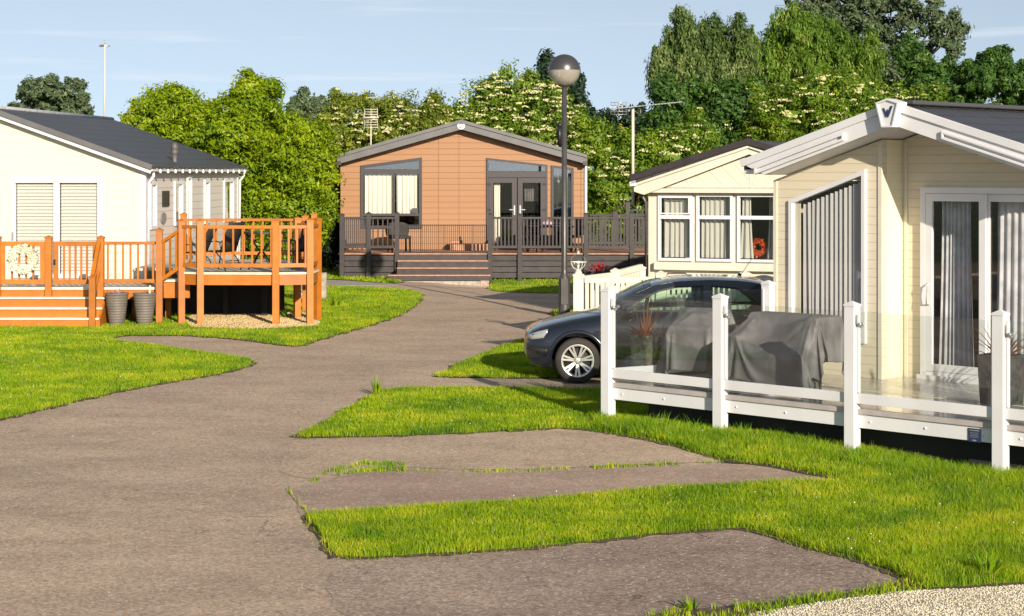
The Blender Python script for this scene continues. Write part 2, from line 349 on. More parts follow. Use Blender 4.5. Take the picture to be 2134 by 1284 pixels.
def tag(o, label=None, cat=None, group=None, kind=None):
    if label: o['label'] = label
    if cat: o['category'] = cat
    if group: o['group'] = group
    if kind: o['kind'] = kind
    return o
def thing(name, label, cat, loc=(0,0,0), rz=0.0, group=None):
    o = bpy.data.objects.new(name, None); COL.objects.link(o); o.empty_display_size = .2
    o.location = loc; o.rotation_euler = (0,0,rz)
    return tag(o, label, cat, group)
def kids(o): return [c for c in COL.objects if c.parent == o]
def dup(o, parent=None):
    c = o.copy(); COL.objects.link(c); c.parent = parent
    for k in kids(o): dup(k, c)
    return c

# ------------------------------------------------------------------ measuring helpers (where a sight line meets a real plane)
def G(px, py, z=0.0):
    Y = F*(CH-z)/(py-HY); return ((px-CX)*Y/F, Y)
class Fr:
    def __init__(s, x, y, deg):
        a = math.radians(deg); s.o = Vector((x, y)); s.a = a
        s.u = Vector((math.cos(a), math.sin(a))); s.w = Vector((-math.sin(a), math.cos(a)))
    def W(s, u, v, z=0): p = s.o+s.u*u+s.w*v; return (p.x, p.y, z)
    def uz(s, px, py, v):
        d = Vector(((px-CX)/F, 1)); k = (v+s.o.dot(s.w))/d.dot(s.w); p = d*k-s.o
        return (p.dot(s.u), CH+(HY-py)/F*k)
    def vz(s, px, py, u):
        d = Vector(((px-CX)/F, 1)); k = (u+s.o.dot(s.u))/d.dot(s.u); p = d*k-s.o
        return (p.dot(s.w), CH+(HY-py)/F*k)
    def uv(s, px, py, z):
        p = Vector(G(px, py, z))-s.o; return (p.dot(s.u), p.dot(s.w))

def hgt(x, y):
    """gentle lie of the land: a dip in front of the brown lodge's steps"""
    d = -0.25*np.exp(-(((np.asarray(x)-0.2)/2.4)**2+((np.asarray(y)-46.9)/1.3)**2))
    n = 0.010*np.sin(np.asarray(x)*0.9+np.asarray(y)*0.37)+0.008*np.sin(np.asarray(y)*0.8-np.asarray(x)*0.5)
    r = -0.06*np.clip((np.asarray(x)-2.6)/2.0, 0, 1)*np.clip((19.5-np.asarray(y))/2.0, 0, 1)
    return d+n+r
def inset(poly, w):
    """inset a convex polygon by w (any winding)"""
    n = len(poly); ar = sum(poly[i][0]*poly[(i+1) % n][1]-poly[(i+1) % n][0]*poly[i][1] for i in range(n)); sg = 1 if ar > 0 else -1
    ws = w if isinstance(w, (list, tuple)) else [w]*n
    L = []
    for i in range(n):
        a = Vector(poly[i]); b = Vector(poly[(i+1) % n]); d = (b-a).normalized(); nn = Vector((-d.y, d.x))*sg
        L.append((a+nn*ws[i], d))
    out = []
    for i in range(n):
        p, d = L[i-1]; q, e = L[i]; den = d.x*e.y-d.y*e.x
        t = ((q.x-p.x)*e.y-(q.y-p.y)*e.x)/den; out.append((p.x+d.x*t, p.y+d.y*t))
    return out
def curtain(u0, u1, z0, z1, v, pleats=8, amp=0.03, fn=lambda a, t, b: (a, t, b), sag=0):
    mb = MB(); n = pleats*8; vs = []; rows = 8; ph = random.random()*6
    for j in range(rows+1):
        z = z0+(z1-z0)*j/rows
        for i in range(n+1):
            a = i/n; w = math.sin(a*pleats*2*PI+ph+.7*math.sin(a*9+ph))+.35*math.sin(a*pleats*5.1+ph)
            k = 0.55+0.45*(1-j/rows)
            vs.append(fn(u0+(u1-u0)*a+sag*(1-j/rows)**2*(a-.5), v+amp*w*k, z))
    fs = [(j*(n+1)+i, j*(n+1)+i+1, (j+1)*(n+1)+i+1, (j+1)*(n+1)+i) for j in range(rows) for i in range(n)]
    mb.add(vs, fs, True); return mb

# ------------------------------------------------------------------ two sheets draped over furniture shapes (cloth run once, then frozen)
def drape(boxes, W, D, nx, ny, z, frames=64):
    tmp = []
    def solid(bxs):
        mb = MB()
        for b in bxs: mb.box(*b)
        o = mb.build('collider', WHITE, fix=False); o.modifiers.new('c', 'COLLISION'); o.collision.thickness_outer = .012; o.collision.cloth_friction = 18; tmp.append(o)
    solid(boxes); solid([(-3, 3, -3, 3, -.2, 0)])
    vs = [(-W/2+W*i/nx+.012*noise.noise(Vector((i*.3, j*.3, 0))), -D/2+D*j/ny, z+.01*noise.noise(Vector((i*.2, j*.2, 3)))) for j in range(ny+1) for i in range(nx+1)]
    fs = [(j*(nx+1)+i, j*(nx+1)+i+1, (j+1)*(nx+1)+i+1, (j+1)*(nx+1)+i) for j in range(ny) for i in range(nx)]
    mb = MB(); mb.add(vs, fs); o = mb.build('sheet', WHITE, fix=False); tmp.append(o)
    m = o.modifiers.new('cloth', 'CLOTH'); c = m.settings; c.quality = 6; c.mass = .25; c.tension_stiffness = 20; c.compression_stiffness = 20; c.bending_stiffness = .35; c.air_damping = 2
    k = m.collision_settings; k.collision_quality = 3; k.use_self_collision = True; k.self_distance_min = .006; k.distance_min = .008
    m.point_cache.frame_end = frames; S.frame_end = max(S.frame_end, frames)
    for f in range(1, frames+1): S.frame_set(f)
    e = o.evaluated_get(bpy.context.evaluated_depsgraph_get()).to_mesh(); co = np.empty(len(e.vertices)*3, dtype=np.float32); e.vertices.foreach_get('co', co)
    for t in tmp: bpy.data.objects.remove(t)
    S.frame_set(1); return co.reshape(-1, 3), nx, ny
SOFA = drape([(-.62,.62,.10,.42,0,.80),(-.62,-.44,-.40,.42,0,.58),(-.44,.62,-.40,.12,0,.40),(.50,.64,-.1,.42,0,.80)], 2.3, 1.9, 66, 55, .86)
CHAIR = drape([(-.34,.34,.12,.30,0,.78),(-.30,-.22,-.32,.2,0,.60),(.22,.30,-.32,.2,0,.60),(-.3,.3,-.34,.2,0,.42),(-.05,.12,-.1,.2,0,.74)], 1.75, 1.75, 50, 50, .84)
# ------------------------------------------------------------------ ground, road, pads, lawns
def smooth_poly(pts, n=5):
    """Catmull-Rom through ground points, closed, with a little raggedness"""
    P = np.array(pts, float); N = len(P); out = []
    for i in range(N):
        p0, p1, p2, p3 = P[i-1], P[i], P[(i+1) % N], P[(i+2) % N]
        L = np.linalg.norm(p2-p1); m = max(1, min(14, int(L/0.22))) if L < 6 else 3
        for k in range(m):
            t = k/m
            q = .5*((2*p1)+(-p0+p2)*t+(2*p0-5*p1+4*p2-p3)*t*t+(-p0+3*p1-3*p2+p3)*t**3)
            lin = p1+(p2-p1)*t
            q = lin*.55+q*.45
            j = 0.02*math.sin(q[0]*9.1+q[1]*4.3)+0.015*math.sin(q[0]*23+q[1]*17)
            out.append((q[0]+j, q[1]+j*.7))
    return out
def gp(pxs): return [G(x, y) for x, y in pxs]
def inside(poly, X, Y):
    P = np.array(poly); r = np.zeros(len(X), bool); j = len(P)-1
    for i in range(len(P)):
        xi, yi = P[i]; xj, yj = P[j]
        if yi != yj:
            c = ((yi > Y) != (yj > Y)) & (X < (xj-xi)*(Y-yi)/(yj-yi)+xi); r ^= c
        j = i
    return r
def sheet(name, poly, zoff, material, spacing=0.5, skirt=0.0, kind='structure'):
    P = np.array(poly); x0, y0 = P.min(0); x1, y1 = P.max(0)
    gx, gy = np.meshgrid(np.arange(x0, x1, spacing), np.arange(y0, y1, spacing)); gx = gx.ravel(); gy = gy.ravel()
    m = inside(poly, gx, gy); gx = gx[m]; gy = gy[m]
    vs = [Vector(p) for p in poly]+[Vector((a, b)) for a, b in zip(gx, gy)]
    n = len(poly)
    v2, _, f2, *_ = delaunay_2d_cdt(vs, [(i, (i+1) % n) for i in range(n)], [list(range(n))], 1, 1e-5)
    V = [(v.x, v.y, float(hgt(v.x, v.y))+zoff) for v in v2]
    mb = MB(); mb.add(V, [tuple(f) for f in f2], False)
    if skirt:
        b = [(p[0], p[1], float(hgt(*p))+zoff) for p in poly]; c = [(p[0], p[1], float(hgt(*p))+zoff-skirt) for p in poly]
        mb.add(b+c, [(i, (i+1) % n, n+(i+1) % n, n+i) for i in range(n)])
    o = mb.build(name, material, fix=False)
    if o.data.polygons and o.data.polygons[0].normal.z < 0: o.data.flip_normals()
    o['kind'] = kind; return o

RC = (0.46, 0.352, 0.268)
ASPH = asphalt('tarmac', (0.50, 0.382, 0.290), (0.44, 0.336, 0.256), cracks=.45)
ASPH1 = asphalt('tarmac_patched', (0.55, 0.42, 0.31), (0.48, 0.365, 0.27), c3=RC, fade=(-3.2, -1.2, .6), cracks=.4)
ASPH2 = asphalt('tarmac_purplish', (0.39, 0.282, 0.228), (0.45, 0.335, 0.262), speck=.45, cracks=.45)
ASPH3 = asphalt('tarmac_worn', (0.30, 0.226, 0.19), (0.40, 0.305, 0.245), speck=.7, big=1.3, c3=RC, fade=(-1.7, .9, .9), cracks=.6)
TURF = mat('turf', (0.19, 0.27, 0.008), 0.95, nscale=6, namt=.3, bump=.6, bscale=30)
FARG = mat('far_field', (0.05, 0.09, 0.015), 0.95, nscale=.4, namt=.3)

# one ground sheet reaching the horizon, dipped under the near ground
gm = MB(); R = [(0, 0), (150, 0), (1500, 0)]
gm.add([(-1500,-1500,-.45),(1500,-1500,-.45),(1500,1500,-.45),(-1500,1500,-.45)], [(0,1,2,3)])
tag(gm.build('ground', FARG), kind='structure')
sheet('road', [(-30, 4), (30, 4), (34, 30), (36, 75), (-36, 75), (-34, 30)], 0.0, ASPH, 1.0, .5)

pads = [('parking_pad', [(585,985),(619,915),(800,909),(1000,903),(1170,896),(1260,902),(1360,922),(1450,948),(1512,966),(1440,968),(1300,973),(1150,979),(1000,981),(860,975),(740,980),(660,998)], ASPH1),
        ('parking_pad', [(600,1020),(664,1004),(740,986),(860,981),(1000,987),(1150,985),(1300,979),(1440,974),(1515,969),(1610,976),(1700,990),(1770,1000),(1740,1012),(1600,1024),(1300,1045),(1000,1062),(800,1075),(645,1085),(620,1050)], ASPH2),
        ('parking_pad', [(690,1190),(760,1168),(1000,1150),(1300,1124),(1540,1100),(1650,1130),(1780,1165),(1895,1212),(1840,1236),(1500,1275),(1250,1310),(900,1330),(700,1280)], ASPH3)]
for n, p, m in pads: sheet(n, smooth_poly(gp(p)), 0.004, m, .6)
sheet('footpath', gp([(672,583),(790,588),(832,592),(800,596),(730,596),(660,600)]), 0.006, CONCRETE, .8, .05)

L_left = smooth_poly(gp([(-300,960),(0,878),(100,853),(230,821),(330,800),(450,780),(518,763),(524,752),(470,742),(400,733),(330,722),(240,712),(224,705),(262,700),(350,700),(420,703),(520,712),(615,724),(660,712),(710,697),(760,682),(830,656),(868,634),(878,617),(855,607),(790,601),(680,598),(640,592),(560,572),(300,545),(-200,545),(-700,600)]))
L_strip = smooth_poly(gp([(600,540),(700,566),(760,575),(838,586),(800,590),(740,586),(672,582),(600,576),(520,560)]))
L_lodge = smooth_poly(gp([(1026,580),(1150,572),(1400,566),(1800,566),(1800,600),(1400,606),(1200,611),(1110,611),(1027,606)]))
L_lamp = smooth_poly(gp([(1148,658),(1168,646),(1215,638),(1500,636),(1900,640),(1900,690),(1500,690),(1250,680)]))
L_car = smooth_poly(gp([(900,788),(928,781),(962,759),(1010,738),(1060,717),(1100,707),(1180,700),(1600,695),(1900,695),(1900,770),(1500,775),(1260,783),(1160,789),(1050,790)]))
L_main = smooth_poly(gp([(620,909),(662,890),(718,858),(768,832),(792,818),(850,815),(1000,813),(1250,812),(1600,805),(2200,790),(3000,800),(3000,1180),(2300,1205),(2134,1214),(2010,1226),(1930,1232),(1892,1222),(1885,1208),(1850,1190),(1780,1166),(1690,1146),(1600,1116),(1540,1104),(1400,1110),(1250,1125),(1050,1143),(900,1152),(760,1160),(692,1159),(668,1110),(645,1074),(800,1063),(1000,1050),(1200,1038),(1400,1022),(1600,1013),(1740,1006),(1764,998),(1700,988),(1600,972),(1510,964),(1450,947),(1350,920),(1250,902),(1170,896),(1000,903),(800,909)]))
lawns = [L_left, L_strip, L_lodge, L_lamp, L_car, L_main]
for L in lawns: sheet('lawn', L, 0.014, TURF, .5)
moss_poly = smooth_poly(gp([(1290,1300),(1400,1276),(1560,1262),(1700,1248),(1800,1236),(1888,1216),(1950,1232),(1890,1243),(1760,1256),(1640,1275),(1540,1300)]))
sheet('soil_strip', moss_poly, 0.010, mat('crumbly_soil', (0.14, 0.095, 0.055), .95, nscale=20, namt=.35, bump=.9, bscale=60), .3, .02)
grav_poly = smooth_poly(gp([(1500,1330),(1570,1282),(1700,1262),(1880,1240),(2010,1232),(2134,1220),(2500,1195),(2700,1500),(1500,1500)]))
GRAV = mat('gravel_bed', (0.52, 0.46, 0.34), .95, nscale=60, namt=.3, bump=.8, bscale=60)
sheet('gravel_path', grav_poly, 0.014, GRAV, .4, .03)

deck_patch = smooth_poly(gp([(395,683),(440,688),(520,690),(590,689),(655,684),(668,676),(640,655),(540,650),(420,655),(385,668)]))
# ---- grass blades
def grass(name, poly, dens, hfun, w0, material, zoff=0.02, ymax=60, lod=14.0, margin=380, label=None, lean=.45, density_mask=None):
    P = np.array(poly); x0, y0 = P.min(0); x1, y1 = P.max(0); y1 = min(y1, ymax); y0 = max(y0, 8.5)
    Xs = []; Ys = []
    step = 1.0
    for ya in np.arange(y0, y1, step):
        yb = min(ya+step, y1); ym = .5*(ya+yb)
        xl = max(x0, (-CX-margin)/F*ym); xr = min(x1, (2134-CX+margin)/F*ym)
        if xr <= xl: continue
        d = dens*min(1.0, (lod/ym)**1.9); n = int(d*(yb-ya)*(xr-xl))
        Xs.append(rng.uniform(xl, xr, n)); Ys.append(rng.uniform(ya, yb, n))
    X = np.concatenate(Xs); Y = np.concatenate(Ys); m = inside(poly, X, Y)
    if density_mask is not None: m &= density_mask(X, Y)
    X = X[m]; Y = Y[m]; n = len(X)
    sc = np.maximum(1.0, Y/lod)
    H = hfun(X, Y)*rng.uniform(.45, 1.15, n); Wd = w0*sc*rng.uniform(.7, 1.3, n)
    a = rng.uniform(0, 2*PI, n); b = rng.uniform(0, 2*PI, n)
    tx, ty = np.cos(a)*Wd/2, np.sin(a)*Wd/2
    le = rng.uniform(0.05, lean*1.6, n)*H; lx, ly = np.cos(b)*le, np.sin(b)*le
    Z = hgt(X, Y)+zoff
    def st(x, y, z): return np.stack([x, y, z], 1)
    v = np.stack([st(X-tx, Y-ty, Z-.01), st(X+tx, Y+ty, Z-.01), st(X+tx*.8+lx*.35, Y+ty*.8+ly*.35, Z+H*.55), st(X-tx*.8+lx*.35, Y-ty*.8+ly*.35, Z+H*.55), st(X+lx, Y+ly, Z+H)], 1).reshape(-1, 3)
    i = np.arange(n)[:, None]*5
    o = npmesh(name, v, [i+np.array([0,1,2,3]), i+np.array([3,2,4])], material)
    o['kind'] = 'stuff'; tag(o, label or 'bright green mown grass growing on the lawn', 'grass'); return o
def clump(X, Y, f=1.0): return .5+.5*np.sin(X*2.3*f+1.7*np.sin(Y*1.9*f))*np.sin(Y*2.9*f+1.3*np.sin(X*3.1*f+1))
GR = leafmat('grass_blade', (0.07, 0.20, 0.003), (0.34, 0.47, 0.004), trans=.42, nscale=.9, n2=3.2, straw=.04, c3=(0.56, 0.53, 0.025), rough=.5)
GRT = leafmat('long_grass_blade', (0.08, 0.24, 0.006), (0.20, 0.36, 0.012), trans=.42, nscale=2.0, c3=(0.30, 0.29, 0.05))
fence_o = Fr(1.091, 20.43, -44.5)
def h_main(X, Y):
    d = (X-fence_o.o.x)*fence_o.w.x+(Y-fence_o.o.y)*fence_o.w.y      # distance behind the balustrade line
    near = np.exp(-((d+.35)/.6)**2)*(X > .9)
    right = np.clip((X-1.6)/2.5, 0, 1)*(Y < 17)*.035
    return .036+.022*clump(X, Y)+near*.065+right
grass('grass', L_main, 8500, h_main, .0042, GR, ymax=27, label='bright green rough grass between the parking pads and the white deck')
grass('grass', L_left, 8500, lambda X, Y: .034+.022*clump(X, Y, .8), .0042, GR, ymax=60, density_mask=lambda X, Y: ~inside(deck_patch, X, Y), label='sunlit mown grass in front of the orange timber deck')
grass('grass', L_car, 8500, lambda X, Y: .036+.022*clump(X, Y), .0042, GR, ymax=34, label='small wedge of grass in front of the dark car')
grass('grass', L_lamp, 4200, lambda X, Y: .06+0*X, .0052, GR, ymax=40, label='grass around the foot of the street lamp')
grass('grass', L_lodge, 3600, lambda X, Y: .05+0*X, .0055, GR, ymax=52, label='flat grass strip right of the brown lodge steps')
grass('grass', L_strip, 3600, lambda X, Y: .06+0*X, .0055, GR, ymax=54, label='narrow grass strip left of the brown lodge steps')
# longer blades against the deck and weeds in the seams
def under(X, Y):
    d = (X-fence_o.o.x)*fence_o.w.x+(Y-fence_o.o.y)*fence_o.w.y
    return (X > .95) & (d < .12) & (d > -.75)
grass('long_grass', L_main, 1700, lambda X, Y: .10+.08*clump(X, Y, 2)*clump(X, Y, 5), .006, GRT, ymax=22, label='long uncut grass along the foot of the white balustrade', lean=.5, density_mask=under)
def seam(pts, w, dens, h, label, name='weeds'):
    P = [G(*p) for p in pts]; poly = [(x, y+w) for x, y in P]+[(x, y-w) for x, y in P[::-1]]
    return grass(name, poly, dens, lambda X, Y: h*(.5+clump(X, Y, 3)), .006, GR, zoff=.005, label=label,
                 density_mask=lambda X, Y: clump(X, Y, 2.2)+.5*clump(X, Y, 9) > .62)
seam([(850,981),(1000,985),(1150,983),(1300,977),(1440,971),(1512,967)], .06, 2600, .045, 'weeds in the seam between the two joined parking pads')
seam([(655,995),(700,984),(760,975),(850,975)], .28, 2600, .045, 'ragged weeds where the joined parking pads meet the road')
seam([(598,1020),(625,1050),(645,1076),(668,1112),(690,1160)], .035, 3000, .05, 'thin line of weeds along the road edge of the joined pads')
grass('moss', moss_poly, 2600, lambda X, Y: .03+.05*clump(X, Y, 2.5), .007, GR, zoff=.01, label='mossy weeds on the soil edge beside the pale gravel', density_mask=lambda X, Y: clump(X, Y, 1.7)+.4*clump(X, Y, 6) > .42)
# dark bare-soil rims at the pad edges
for r in ([(1170,896),(1260,901),(1360,920),(1450,946),(1512,964)], [(1510,965),(1600,974),(1700,989),(1766,999)], [(1540,1103),(1600,1117),(1690,1147),(1780,1167),(1850,1191),(1890,1212)], [(640,1072),(665,1112),(690,1160)]):
    P = gp(r); q = [(x-.02, y-.07) for x, y in P]; top = [(x+.03, y+.05) for x, y in P]
    sheet('soil_edge', smooth_poly(q+top[::-1]), 0.008, SOIL, .3)

# ---- ragged lawn edges: crumbled soil, stray tufts and loose grit
def outer(poly, w0, w1, step=.045):
    P = np.array(poly); n = len(P); ar = np.sum(P[:, 0]*np.roll(P[:, 1], -1)-np.roll(P[:, 0], -1)*P[:, 1]); sg = 1 if ar > 0 else -1
    out = []
    for i in range(n):
        a, b = P[i], P[(i+1) % n]; L = np.linalg.norm(b-a)
        if L < 1e-6: continue
        d = (b-a)/L; nn = np.array([d[1], -d[0]])*sg; m = max(1, int(L/step))
        for k in range(m):
            q = a+(b-a)*k/m
            if not (8.5 < q[1] < 50 and abs(q[0])/q[1] < .31): 
                if k: continue
            f = .5+.25*math.sin(q[0]*7.3+q[1]*5.1)+.25*math.sin(q[0]*17+q[1]*13.7+1)+.25*rng.uniform(-1, 1); f = max(0, f)
            out.append(tuple(q+nn*(w0+(w1-w0)*f)))
    return out
LOOSE = mat('loose_soil', (0.13, 0.088, 0.050), .95, nscale=30, namt=.3, bump=.8, bscale=80)
for L in lawns: sheet('soil_edge', outer(L, .008, .10), 0.009, LOOSE, .6)
def tufts(poly, label, h=.045, w=.10, dens=130):
    P = np.array(poly); n = len(P); ar = np.sum(P[:, 0]*np.roll(P[:, 1], -1)-np.roll(P[:, 0], -1)*P[:, 1]); sg = 1 if ar > 0 else -1
    X = []; Y = []
    for i in range(n):
        a, b = P[i], P[(i+1) % n]; L = np.linalg.norm(b-a)
        if L < 1e-6 or not (8.5 < a[1] < 46) or abs(a[0])/a[1] > .31: continue
        d = (b-a)/L; nn = np.array([d[1], -d[0]])*sg; k = rng.poisson(L*dens*min(1, 20/a[1])); t = rng.random(k); o = np.abs(rng.normal(0, w*.5, k))-.02
        X.append(a[0]+(b-a)[0]*t+nn[0]*o); Y.append(a[1]+(b-a)[1]*t+nn[1]*o)
    X = np.concatenate(X); Y = np.concatenate(Y); m = clump(X, Y, 4) > .35; X = X[m]; Y = Y[m]; n = len(X)
    H = h*rng.uniform(.4, 1.2, n); W_ = .005*np.maximum(1, Y/14); a = rng.uniform(0, 2*PI, n); b = rng.uniform(0, 2*PI, n)
    tx, ty = np.cos(a)*W_/2, np.sin(a)*W_/2; lx, ly = np.cos(b)*H*.6, np.sin(b)*H*.6; Z = hgt(X, Y)+.004
    v = np.stack([np.stack([X-tx, Y-ty, Z], 1), np.stack([X+tx, Y+ty, Z], 1), np.stack([X+lx, Y+ly, Z+H], 1)], 1).reshape(-1, 3)
    o = npmesh('stray_grass', v, [np.arange(n)[:, None]*3+np.array([0,1,2])], GR); o['kind'] = 'stuff'; tag(o, label, 'grass')
for L, nm in ((L_left, 'left lawn'), (L_main, 'middle lawn'), (L_car, 'wedge of grass by the car'), (L_lodge, 'strip by the lodge')): tufts(L, 'stray tufts creeping over the edge of the '+nm)
# ---- stones
def stones(name, poly, n, r0, r1, material, label, ymin=8.5, zoff=.014):
    P = np.array(poly); x0, y0 = P.min(0); x1, y1 = P.max(0); y0 = max(y0, ymin)
    X = rng.uniform(x0, x1, n*3); Y = rng.uniform(y0, y1, n*3); m = inside(poly, X, Y) & (np.abs(X)/Y < .30); X = X[m][:n]; Y = Y[m][:n]; n = len(X)
    base = np.array([(1,0,0),(-1,0,0),(0,1,0),(0,-1,0),(0,0,1),(0,0,-1)], float)
    fc = np.array([(0,2,4),(2,1,4),(1,3,4),(3,0,4),(2,0,5),(1,2,5),(3,1,5),(0,3,5)])
    R = rng.uniform(r0, r1, n); V = base[None]*R[:, None, None]*rng.uniform(.6, 1.2, (n, 6, 1))
    V[:, :, 2] *= .6; a = rng.uniform(0, PI*2, n); c, s = np.cos(a), np.sin(a)
    x = V[:, :, 0]*c[:, None]-V[:, :, 1]*s[:, None]; y = V[:, :, 0]*s[:, None]+V[:, :, 1]*c[:, None]
    V[:, :, 0] = x+X[:, None]; V[:, :, 1] = y+Y[:, None]; V[:, :, 2] += (hgt(X, Y)+zoff+R*.25)[:, None]
    o = npmesh(name, V.reshape(-1, 3), [(np.arange(n)[:, None, None]*6+fc[None]).reshape(-1, 3)], material)
    o['kind'] = 'stuff'; return tag(o, label, 'gravel')
CHIP = leafmat('pale_chippings', (0.48, 0.42, 0.30), (0.80, 0.74, 0.60), trans=0)
CHIPY = leafmat('yellow_chippings', (0.40, 0.28, 0.12), (0.72, 0.56, 0.32), trans=0)
stones('gravel', grav_poly, 24000, .004, .010, CHIP, 'pale gravel chippings in the near corner')
sheet('gravel_bed', deck_patch, 0.030, mat('yellow_gravel_bed', (0.42, 0.31, 0.16), .95, nscale=30, namt=.3, bump=.5), .4, .03)
stones('gravel', deck_patch, 7000, .012, .028, CHIPY, 'yellow gravel under the raised orange deck', zoff=.03)
GRIT = leafmat('loose_grit', (0.22, 0.17, 0.13), (0.62, 0.55, 0.45), trans=0)
road_near = [G(-100, 1300), G(-100, 900), G(500, 780), G(900, 790), G(1000, 790), G(620, 905), G(1500, 950), G(640, 1070), G(690, 1160), G(1530, 1110), G(1880, 1215), G(1300, 1284), G(1000, 1400)]
stones('loose_grit', road_near, 1500, .003, .007, GRIT, 'loose grit scattered over the near road', zoff=.004)
# white clover heads in the lawns
def flecks(poly, n, label):
    P = np.array(poly); x0, y0 = P.min(0); x1, y1 = P.max(0)
    X = rng.uniform(x0, x1, n*4); Y = rng.uniform(y0, min(y1, 34), n*4); m = inside(poly, X, Y) & (np.abs(X)/Y < .30) & (clump(X, Y, .7) > .35); X = X[m][:n]; Y = Y[m][:n]; n = len(X)
    base = np.array([(1,0,0),(-1,0,0),(0,1,0),(0,-1,0),(0,0,1),(0,0,-1)], float)
    fc = np.array([(0,2,4),(2,1,4),(1,3,4),(3,0,4),(2,0,5),(1,2,5),(3,1,5),(0,3,5)])
    V = base[None]*(rng.uniform(.004, .008, n)*np.maximum(1, Y/26))[:, None, None]; V = V+np.stack([X, Y, hgt(X, Y)+.02+rng.uniform(.05, .085, n)], 1)[:, None]
    o = npmesh('clover_flowers', V.reshape(-1, 3), [(np.arange(n)[:, None, None]*6+fc[None]).reshape(-1, 3)], LOGOW)
    o['kind'] = 'stuff'; tag(o, label, 'flowers')
flecks(L_left, 200, 'tiny white clover heads in the lawn on the left')
flecks(L_main, 90, 'tiny white clover heads in the lawn in the middle')

# ------------------------------------------------------------------ trees
def leaf_cloud(blobs, n, size, seed, spread=.34, inner=.25, hang=0.0, up=.25, per=70):
    """blobs: (cx,cy,cz,rx,ry,rz). leaf-sized rhombi in clumps over and inside the blobs"""
    g = np.random.default_rng(seed); B = np.array(blobs, float)
    vol = (B[:, 3]*B[:, 5])+.035; vol /= vol.sum()
    nc = max(8, n//per); bi = g.choice(len(B), nc, p=vol); b = B[bi]
    d = g.normal(size=(nc, 3)); d /= np.linalg.norm(d, axis=1)[:, None]
    r = np.where(g.random(nc) < inner, g.uniform(.2, .8, nc), g.uniform(.74, 1.14, nc))
    # lumpy outline
    lump = 1+.16*np.sin(d[:, 0]*5+bi*1.3)*np.sin(d[:, 2]*6+bi)+.08*g.normal(size=nc)
    C = b[:, :3]+d*b[:, 3:6]*(r*lump)[:, None]
    cr = spread*g.uniform(.35, 1.15, nc)
    k = per; c = np.repeat(C, k, 0); cd = np.repeat(d, k, 0); R = np.repeat(cr, k)
    e = g.normal(size=(len(c), 3)); e /= np.linalg.norm(e, axis=1)[:, None]
    off = e*(R*g.random(len(c))**.45)[:, None]; off[:, 2] *= .75
    if hang: off[:, 2] -= np.abs(g.normal(size=len(c)))*hang; off[:, :2] *= .6
    P = c+off
    nrm = e*.8+cd*.5+g.normal(size=e.shape)*.55; nrm[:, 2] += up; nrm /= np.linalg.norm(nrm, axis=1)[:, None]
    ax = g.normal(size=e.shape)
    if hang: ax = ax*.35; ax[:, 2] -= 1
    t = np.cross(nrm, ax); t /= np.linalg.norm(t, axis=1)[:, None]+1e-9
    l = np.cross(t, nrm)
    s = size*g.uniform(.6, 1.35, len(P))[:, None]; wd = .42 if not hang else .26
    v = np.stack([P-l*s*.5, P+t*s*wd*.5-l*s*.05, P+l*s*.55, P-t*s*wd*.5-l*s*.05], 1)
    return v.reshape(-1, 3)
def blobs_px(bl, Y, thick=1.0):
    s = F/Y; out = []
    for i, (x, y, rx, ry) in enumerate(bl):
        wx = (x-CX)/s; wz = CH+(HY-y)/s; a, c = rx/s, ry/s
        out.append((wx, Y+.5*math.sin(i*2.1+x)*a, wz, a, min(a, 1.6*c)*thick, c))
    return out
TREEN = 0
